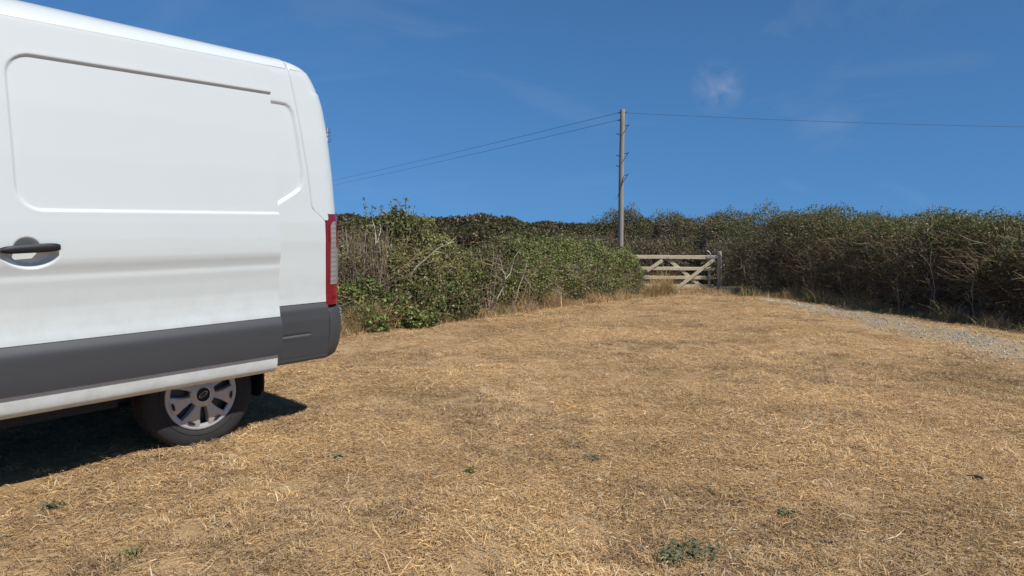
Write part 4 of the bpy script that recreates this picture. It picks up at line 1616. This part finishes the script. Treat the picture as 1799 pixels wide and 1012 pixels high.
def make_pole(X, Y, top, label, steps=True, px0=1090.0):
    g = gz1(X, Y)
    t = empty('utility_pole', (X, Y, g))
    props(t, label, 'pole', 'poles of the overhead line')
    H_ = top - g
    zs_ = np.r_[np.linspace(-0.3, H_ - 0.02, 14), H_]
    rd = np.r_[np.linspace(0.097, 0.078, 14), 0.068]
    bm = bmesh.new()
    rings = []
    for z, r_ in zip(zs_, rd):
        rings.append([bm.verts.new((r_ * math.cos(2 * math.pi * k / 16) + 0.006 * math.sin(z * 1.3), r_ * math.sin(2 * math.pi * k / 16), z)) for k in range(16)])
    for a, b in zip(rings[:-1], rings[1:]):
        for k in range(16):
            bm.faces.new((a[k], a[(k + 1) % 16], b[(k + 1) % 16], b[k]))
    bm.faces.new(rings[-1])
    sh = link('shaft', bm_mesh('shaft', bm), M_POLE, t)
    autosmooth(sh, 40)
    if steps:
        for py, sd_ in ((221, 1), (236, -1), (270, 1), (274, -1), (292, -1), (308, 1)):
            z = topz(py, Y) - g
            pts = [(0.09 * sd_, -0.02, z), (0.20 * sd_, -0.02, z + 0.01), (0.225 * sd_, -0.02, z + 0.05)] if sd_ > 0 else [(-0.09, -0.02, z), (-0.17, -0.02, z + 0.005), (-0.18, -0.02, z + 0.03)]
            tube_obj('step_iron', pts, 0.016, M_IRON, t, 6)
            if sd_ > 0:
                tube_obj('step_stay', [(0.21, -0.03, z + 0.02), (0.10, -0.10, z - 0.14), (0.02, -0.108, z - 0.26)], 0.011, M_IRON, t, 6)
        # cable stapled down the shaft and hanging free at its end
        z1, z2 = topz(310, Y) - g, topz(351, Y) - g
        tube_obj('loose_cable', [(0.06, -0.10, z1), (0.0, -0.125, z1 - 0.3), (-0.07, -0.115, (z1 + z2) / 2 - 0.1), (-0.12, -0.08, z2 + 0.12), (-0.19, -0.06, z2)], 0.010, M_IRON, t, 6)
        zt_ = topz(198, Y) - g
        tube_obj('wire_clamp', [(-0.13, 0, zt_), (0.13, 0, zt_)], 0.022, M_IRON, t, 8)
        zt2 = topz(211, Y) - g
        tube_obj('wire_clamp', [(-0.15, 0, zt2), (-0.05, 0, zt2 + 0.0)], 0.022, M_IRON, t, 8)
    return t


pp = at(1090.5, 400, PY)
make_pole(pp.x, PY, topz(192, PY), 'weathered wooden pole with step irons rising behind the hedge left of the gate')
pf = at(420, 350, 95)
make_pole(pf.x, pf.y, pf.z + 0.25, 'distant wooden pole carrying the two wires, hidden behind the van', False)
pr_ = Vector((44.0, 35.0, 0))
make_pole(pr_.x, pr_.y, 6.55, 'wooden pole beyond the right edge carrying the single wire', False)


def wire(a, b, sag, label, rad):
    n = 40
    t = np.linspace(0, 1, n)
    P = np.array([[a[j] + (b[j] - a[j]) * u for j in range(3)] for u in t])
    P[:, 2] -= sag * 4 * t * (1 - t)
    o = tube_obj('overhead_wire', P, rad, M_WIRE, None, 5)
    props(o, label, 'wire', 'overhead wires')


w1, w2 = at(1087, 198, PY), at(1086, 211, PY)
wire(w1, (pf.x, pf.y, pf.z + 0.10), 0.25, 'upper of the two wires running left from the pole top', 0.006)
wire(w2, (pf.x, pf.y, pf.z - 0.45), 0.25, 'lower of the two wires running left from the pole', 0.006)
wire(at(1094, 198, PY), (pr_.x, pr_.y, 6.45), 0.35, 'single wire running right from the pole top across the sky', 0.006)

# ------------------------------------------------------------------ turf
def clump(name, n, rad, lmin, lmax, inc0, inc1, wdt, pal, wts, seed):
    r = np.random.default_rng(seed)
    a = r.random(n) * 2 * math.pi
    q = rad * np.sqrt(r.random(n))
    base = np.stack([q * np.cos(a), q * np.sin(a), -0.004 + 0 * q], -1)
    az = r.random(n) * 2 * math.pi
    inc = np.radians(inc0 + (inc1 - inc0) * r.random(n) ** 1.5)
    L = lmin + (lmax - lmin) * r.random(n) ** 1.6
    d = np.stack([np.cos(az), np.sin(az), 0 * az], -1)
    side = np.stack([-np.sin(az), np.cos(az), r.normal(size=n) * 0.5], -1)
    upv = np.array([0, 0, 1.0])
    zl = 0.012 * r.random(n)
    p0 = base + upv * zl[:, None]
    p1 = p0 + d * (L * 0.5 * np.cos(inc))[:, None] + upv * (L * 0.5 * np.sin(inc))[:, None]
    inc2 = inc * 0.4 - 0.15 * r.random(n)
    side2 = r.normal(size=n)[:, None] * 0.25
    p2 = p1 + (d + side * side2) * (L * 0.5 * np.cos(inc2))[:, None] + upv * (L * 0.5 * np.sin(inc2))[:, None]
    w = (wdt * (0.6 + 0.8 * r.random(n)))[:, None] * 0.5
    V = np.stack([p0 + side * w, p0 - side * w, p1 + side * w * 0.9, p1 - side * w * 0.9, p2], 1)
    idx = np.arange(5 * n).reshape(n, 5)
    F = np.concatenate([idx[:, [0, 1, 3]], idx[:, [0, 3, 2]], idx[:, [2, 3, 4]]])
    C = pick(pal, wts, n, r)
    me = np_mesh(name, V.reshape(-1, 3), F, np.repeat(C, 5, 0))
    me.materials.append(M_TURF)
    return bpy.data.objects.new(name, me)


M_TURF = tint_mat('turf_blades', 0.7, 0.15, 0.25, 0.26, 0.55, 0.18)
mats_ = bpy.data.collections.new('grass_clumps')
k = 0
for i in range(8):
    o = clump('grass_clump_%02d' % k, 95, 0.105, 0.014, 0.062, 1, 26, 0.0024, [STRAW, TAN, ORANGE, BROWN, PALE, GREYB], [4.6, 5.5, 2.8, 1.3, 0.6, 1.3], 100 + i)
    mats_.objects.link(o)
    k += 1
for i in range(3):
    o = clump('grass_clump_%02d' % k, 75, 0.055, 0.02, 0.06, 12, 70, 0.0024, [STRAW, TAN, PALE, ORANGE], [5, 4, 2, 1], 120 + i)
    mats_.objects.link(o)
    k += 1
for i in range(3):
    o = clump('grass_clump_%02d' % k, 75, 0.08, 0.015, 0.05, 2, 45, 0.0025, [BROWN, GREYB, TAN, (0.15, 0.10, 0.06)], [4, 3, 2, 2], 130 + i)
    mats_.objects.link(o)
    k += 1

for i in range(2):
    o = clump('grass_clump_%02d' % k, 7, 0.09, 0.08, 0.15, 2, 30, 0.0028, [STRAW, PALE], [1, 1], 140 + i)
    mats_.objects.link(o)
    k += 1
r = np.random.default_rng(50)
pts = []
for y0, y1, dens in ((1.6, 4.5, 330), (4.5, 8, 270), (8, 13, 170), (13, 20.5, 110)):
    X0, X1 = -0.95 * y1 - 1.8, 0.95 * y1 + 1.8
    n = int((X1 - X0) * (y1 - y0) * dens)
    pts.append(np.stack([X0 + (X1 - X0) * r.random(n), y0 + (y1 - y0) * r.random(n)], -1))
pts = np.concatenate(pts)
x, y = pts.T
keep = np.abs(x) < 0.92 * y + 1.8
# bare, worn places
p3 = np.stack([x, y, 0 * x], -1)
worn = vnoise(p3 * 1.1 + 31) * 0.6 + vnoise(p3 * 3.3 + 7) * 0.4
keep &= r.random(len(x)) < np.clip(1.25 - 1.0 * np.clip(worn - 0.48, 0, 1) / 0.25, 0.45, 1)
tin = track_in(x, y)
keep &= r.random(len(x)) < np.clip((tin - 0.10) / 0.9 + 0.7 * (vnoise(p3 * 2.5 + 90) - 0.5), 0.10, 1)
x, y = x[keep], y[keep]
p3 = p3[keep]
n = len(x)
z = gz(x, y) + 0.002
up_p = vnoise(p3 * 1.9 + 60)
dk_p = vnoise(p3 * 1.4 + 80)
kind = r.integers(0, 8, n)
kind = np.where((up_p > 0.60) & (r.random(n) < 0.38), 8 + r.integers(0, 3, n), kind)
kind = np.where((dk_p > 0.60) & (r.random(n) < 0.45), 11 + r.integers(0, 3, n), kind)
kind = np.where(r.random(n) < 0.05, 14 + r.integers(0, 2, n), kind)
me = bpy.data.meshes.new('dry_turf_grass')
me.vertices.add(n)
me.vertices.foreach_set('co', np.stack([x, y, z], -1).astype(np.float32).ravel())
a = me.attributes.new('rot', 'FLOAT_VECTOR', 'POINT')
a.data.foreach_set('vector', np.stack([r.normal(size=n) * 0.06, r.normal(size=n) * 0.06, r.random(n) * 6.283], -1).astype(np.float32).ravel())
a = me.attributes.new('scl', 'FLOAT', 'POINT')
a.data.foreach_set('value', ((0.7 + 0.6 * r.random(n)) * (1 + 0.02 * np.clip(y - 6, 0, 20))).astype(np.float32))
a = me.attributes.new('idx', 'INT', 'POINT')
a.data.foreach_set('value', kind.astype(np.int32))
me.update()
turf = link('dry_turf_grass', me, None)
props(turf, 'flattened straw-coloured dry grass covering the whole field', 'grass', kind='stuff')
ng = bpy.data.node_groups.new('scatter', 'GeometryNodeTree')
ng.interface.new_socket('Geometry', in_out='INPUT', socket_type='NodeSocketGeometry')
ng.interface.new_socket('Geometry', in_out='OUTPUT', socket_type='NodeSocketGeometry')
gi, go = ng.nodes.new('NodeGroupInput'), ng.nodes.new('NodeGroupOutput')
ip = ng.nodes.new('GeometryNodeInstanceOnPoints')
ci = ng.nodes.new('GeometryNodeCollectionInfo')
ci.inputs['Collection'].default_value = mats_
ci.inputs['Separate Children'].default_value = True
ci.inputs['Reset Children'].default_value = True


def nattr(name, dt):
    q = ng.nodes.new('GeometryNodeInputNamedAttribute')
    q.data_type = dt
    q.inputs['Name'].default_value = name
    return q.outputs['Attribute']


ip.inputs['Pick Instance'].default_value = True
ng.links.new(gi.outputs[0], ip.inputs['Points'])
ng.links.new(ci.outputs[0], ip.inputs['Instance'])
ng.links.new(nattr('idx', 'INT'), ip.inputs['Instance Index'])
ng.links.new(nattr('rot', 'FLOAT_VECTOR'), ip.inputs['Rotation'])
ng.links.new(nattr('scl', 'FLOAT'), ip.inputs['Scale'])
ng.links.new(ip.outputs[0], go.inputs[0])
md = turf.modifiers.new('scatter', 'NODES')
md.node_group = ng

# ------------------------------------------------------------------ loose stones on the track
r = np.random.default_rng(61)
n = 1900
i = r.integers(0, int(TN * 0.86), n)
w = np.clip(0.5 + 0.30 * r.normal(size=n), -0.25, 1.2)
xy = EL[i] * (1 - w[:, None]) + EU[i] * w[:, None] + r.normal(size=(n, 2)) * 0.05
sz = 0.008 + 0.017 * r.random(n) ** 3
octa = np.array([[1, 0, 0], [-1, 0, 0], [0, 1, 0], [0, -1, 0], [0, 0, 1], [0, 0, -1]], float)
of = np.array([[0, 2, 4], [2, 1, 4], [1, 3, 4], [3, 0, 4], [2, 0, 5], [1, 2, 5], [3, 1, 5], [0, 3, 5]])
V = octa[None] * (0.6 + 0.8 * r.random((n, 6, 1))) * sz[:, None, None] * np.array([1, 1, 0.6])
V = V + np.concatenate([xy, (gz(xy[:, 0], xy[:, 1]) + 0.012)[:, None]], 1)[:, None]
F = (of[None] + 6 * np.arange(n)[:, None, None]).reshape(-1, 3)
C = pick([(0.46, 0.42, 0.35), (0.38, 0.34, 0.28), (0.60, 0.55, 0.47), (0.47, 0.37, 0.25)], [4, 3, 2, 1], n, r)
M_STONE = tint_mat('stones', 0.9, 0, 0.3)
o = link('gravel', np_mesh('gravel', V.reshape(-1, 3), F, np.repeat(C, 6, 0)), M_STONE)
props(o, 'loose grey gravel stones scattered along the track', 'gravel', kind='stuff')

# ------------------------------------------------------------------ small weeds and a dark scrap in the turf
def weed(px, py, spread, nl, size, label, seed, upright=False, pal=((0.14, 0.18, 0.09), (0.19, 0.215, 0.11), (0.25, 0.26, 0.16))):
    r = np.random.default_rng(seed)
    g = ground_at(px, py)
    z = gz1(*g)
    t = empty('weed', (g[0], g[1], z))
    props(t, label, 'weed', 'green weeds in the dry turf')
    a = r.random(nl) * 6.283
    q = spread * r.random(nl) ** 0.7
    P = np.stack([q * np.cos(a), q * np.sin(a) * 0.8, 0.006 + 0.03 * r.random(nl)], -1)
    if upright:
        V, F, C = blades(P * np.array([1, 1, 0.1]), size * (0.7 + 0.6 * r.random(nl)), np.full(nl, 0.006), 0.5 + 0.5 * r.random(nl), pick(pal, [1, 1, 1], nl, r), r)
        link('leaves', np_mesh('leaves', V, F, C), M_LEAF, t)
    else:
        N = np.tile(np.array([[0, 0, 1.0]]), (nl, 1))
        link('leaves', leaf_mesh('leaves', P, N, size, pick(pal, [1, 1, 1], nl, r), r, 0.38, 0.8, 0.45), M_LEAF, t)
    ns = 14
    dirs = unit(np.stack([r.normal(size=ns), r.normal(size=ns), 0.25 + 0 * r.random(ns)], -1))
    ch = dirs[:, None] * (np.linspace(0, 1, 4)[None, :, None] * spread * 0.8)
    link('stems', tube_mesh('stems', ch, np.full((ns, 4), 0.0012), pick([G_OLIVE, B_TAN], [1, 1], ns, r), 3), M_TWIG, t)


weed(1215, 972, 0.13, 150, 0.028, 'largest clump of grey-green weed, in the dry grass at the bottom edge', 71)
weed(1176, 984, 0.06, 70, 0.026, 'small grey-green weed just left of the largest weed clump', 72)
weed(92, 887, 0.06, 60, 0.026, 'faint grey-green weed in the grass below the shadow of the van', 73)
weed(237, 980, 0.022, 26, 0.055, 'small upright tuft of green grass at the lower left', 74, True, ((0.07, 0.13, 0.03), (0.10, 0.16, 0.04), (0.06, 0.10, 0.03)))
weed(592, 801, 0.03, 34, 0.028, 'little dark green weed in the grass right of the rear wheel', 75)
weed(1384, 902, 0.05, 46, 0.026, 'flat blue-green weed lying in the grass towards the lower right', 76)
weed(1040, 806, 0.05, 50, 0.026, 'small green weed in the middle of the field', 77)
weed(828, 829, 0.03, 30, 0.028, 'yellow-green weed in the grass below the middle of the field', 78, False, ((0.13, 0.15, 0.05), (0.10, 0.14, 0.04), (0.16, 0.17, 0.07)))

g = ground_at(1712, 845)
bm = bmesh.new()
bmesh.ops.create_icosphere(bm, subdivisions=2, radius=1.0)
for v in bm.verts:
    f = 0.8 + 0.4 * random.random()
    v.co = Vector((v.co.x * 0.045 * f, v.co.y * 0.010 * f, v.co.z * 0.010 * f + 0.02 + 0.004 * math.sin(v.co.x * 4)))
o = link('dark_clod', bm_mesh('dark_clod', bm), simple('dark_clod', (0.03, 0.026, 0.024), 0.9, noise=0.3, nscale=40))
o.location = (g[0], g[1], gz1(*g))
o.rotation_euler = (0, 0, -0.5)
props(o, 'small elongated dark clod lying on the dry grass near the right edge', 'clod')
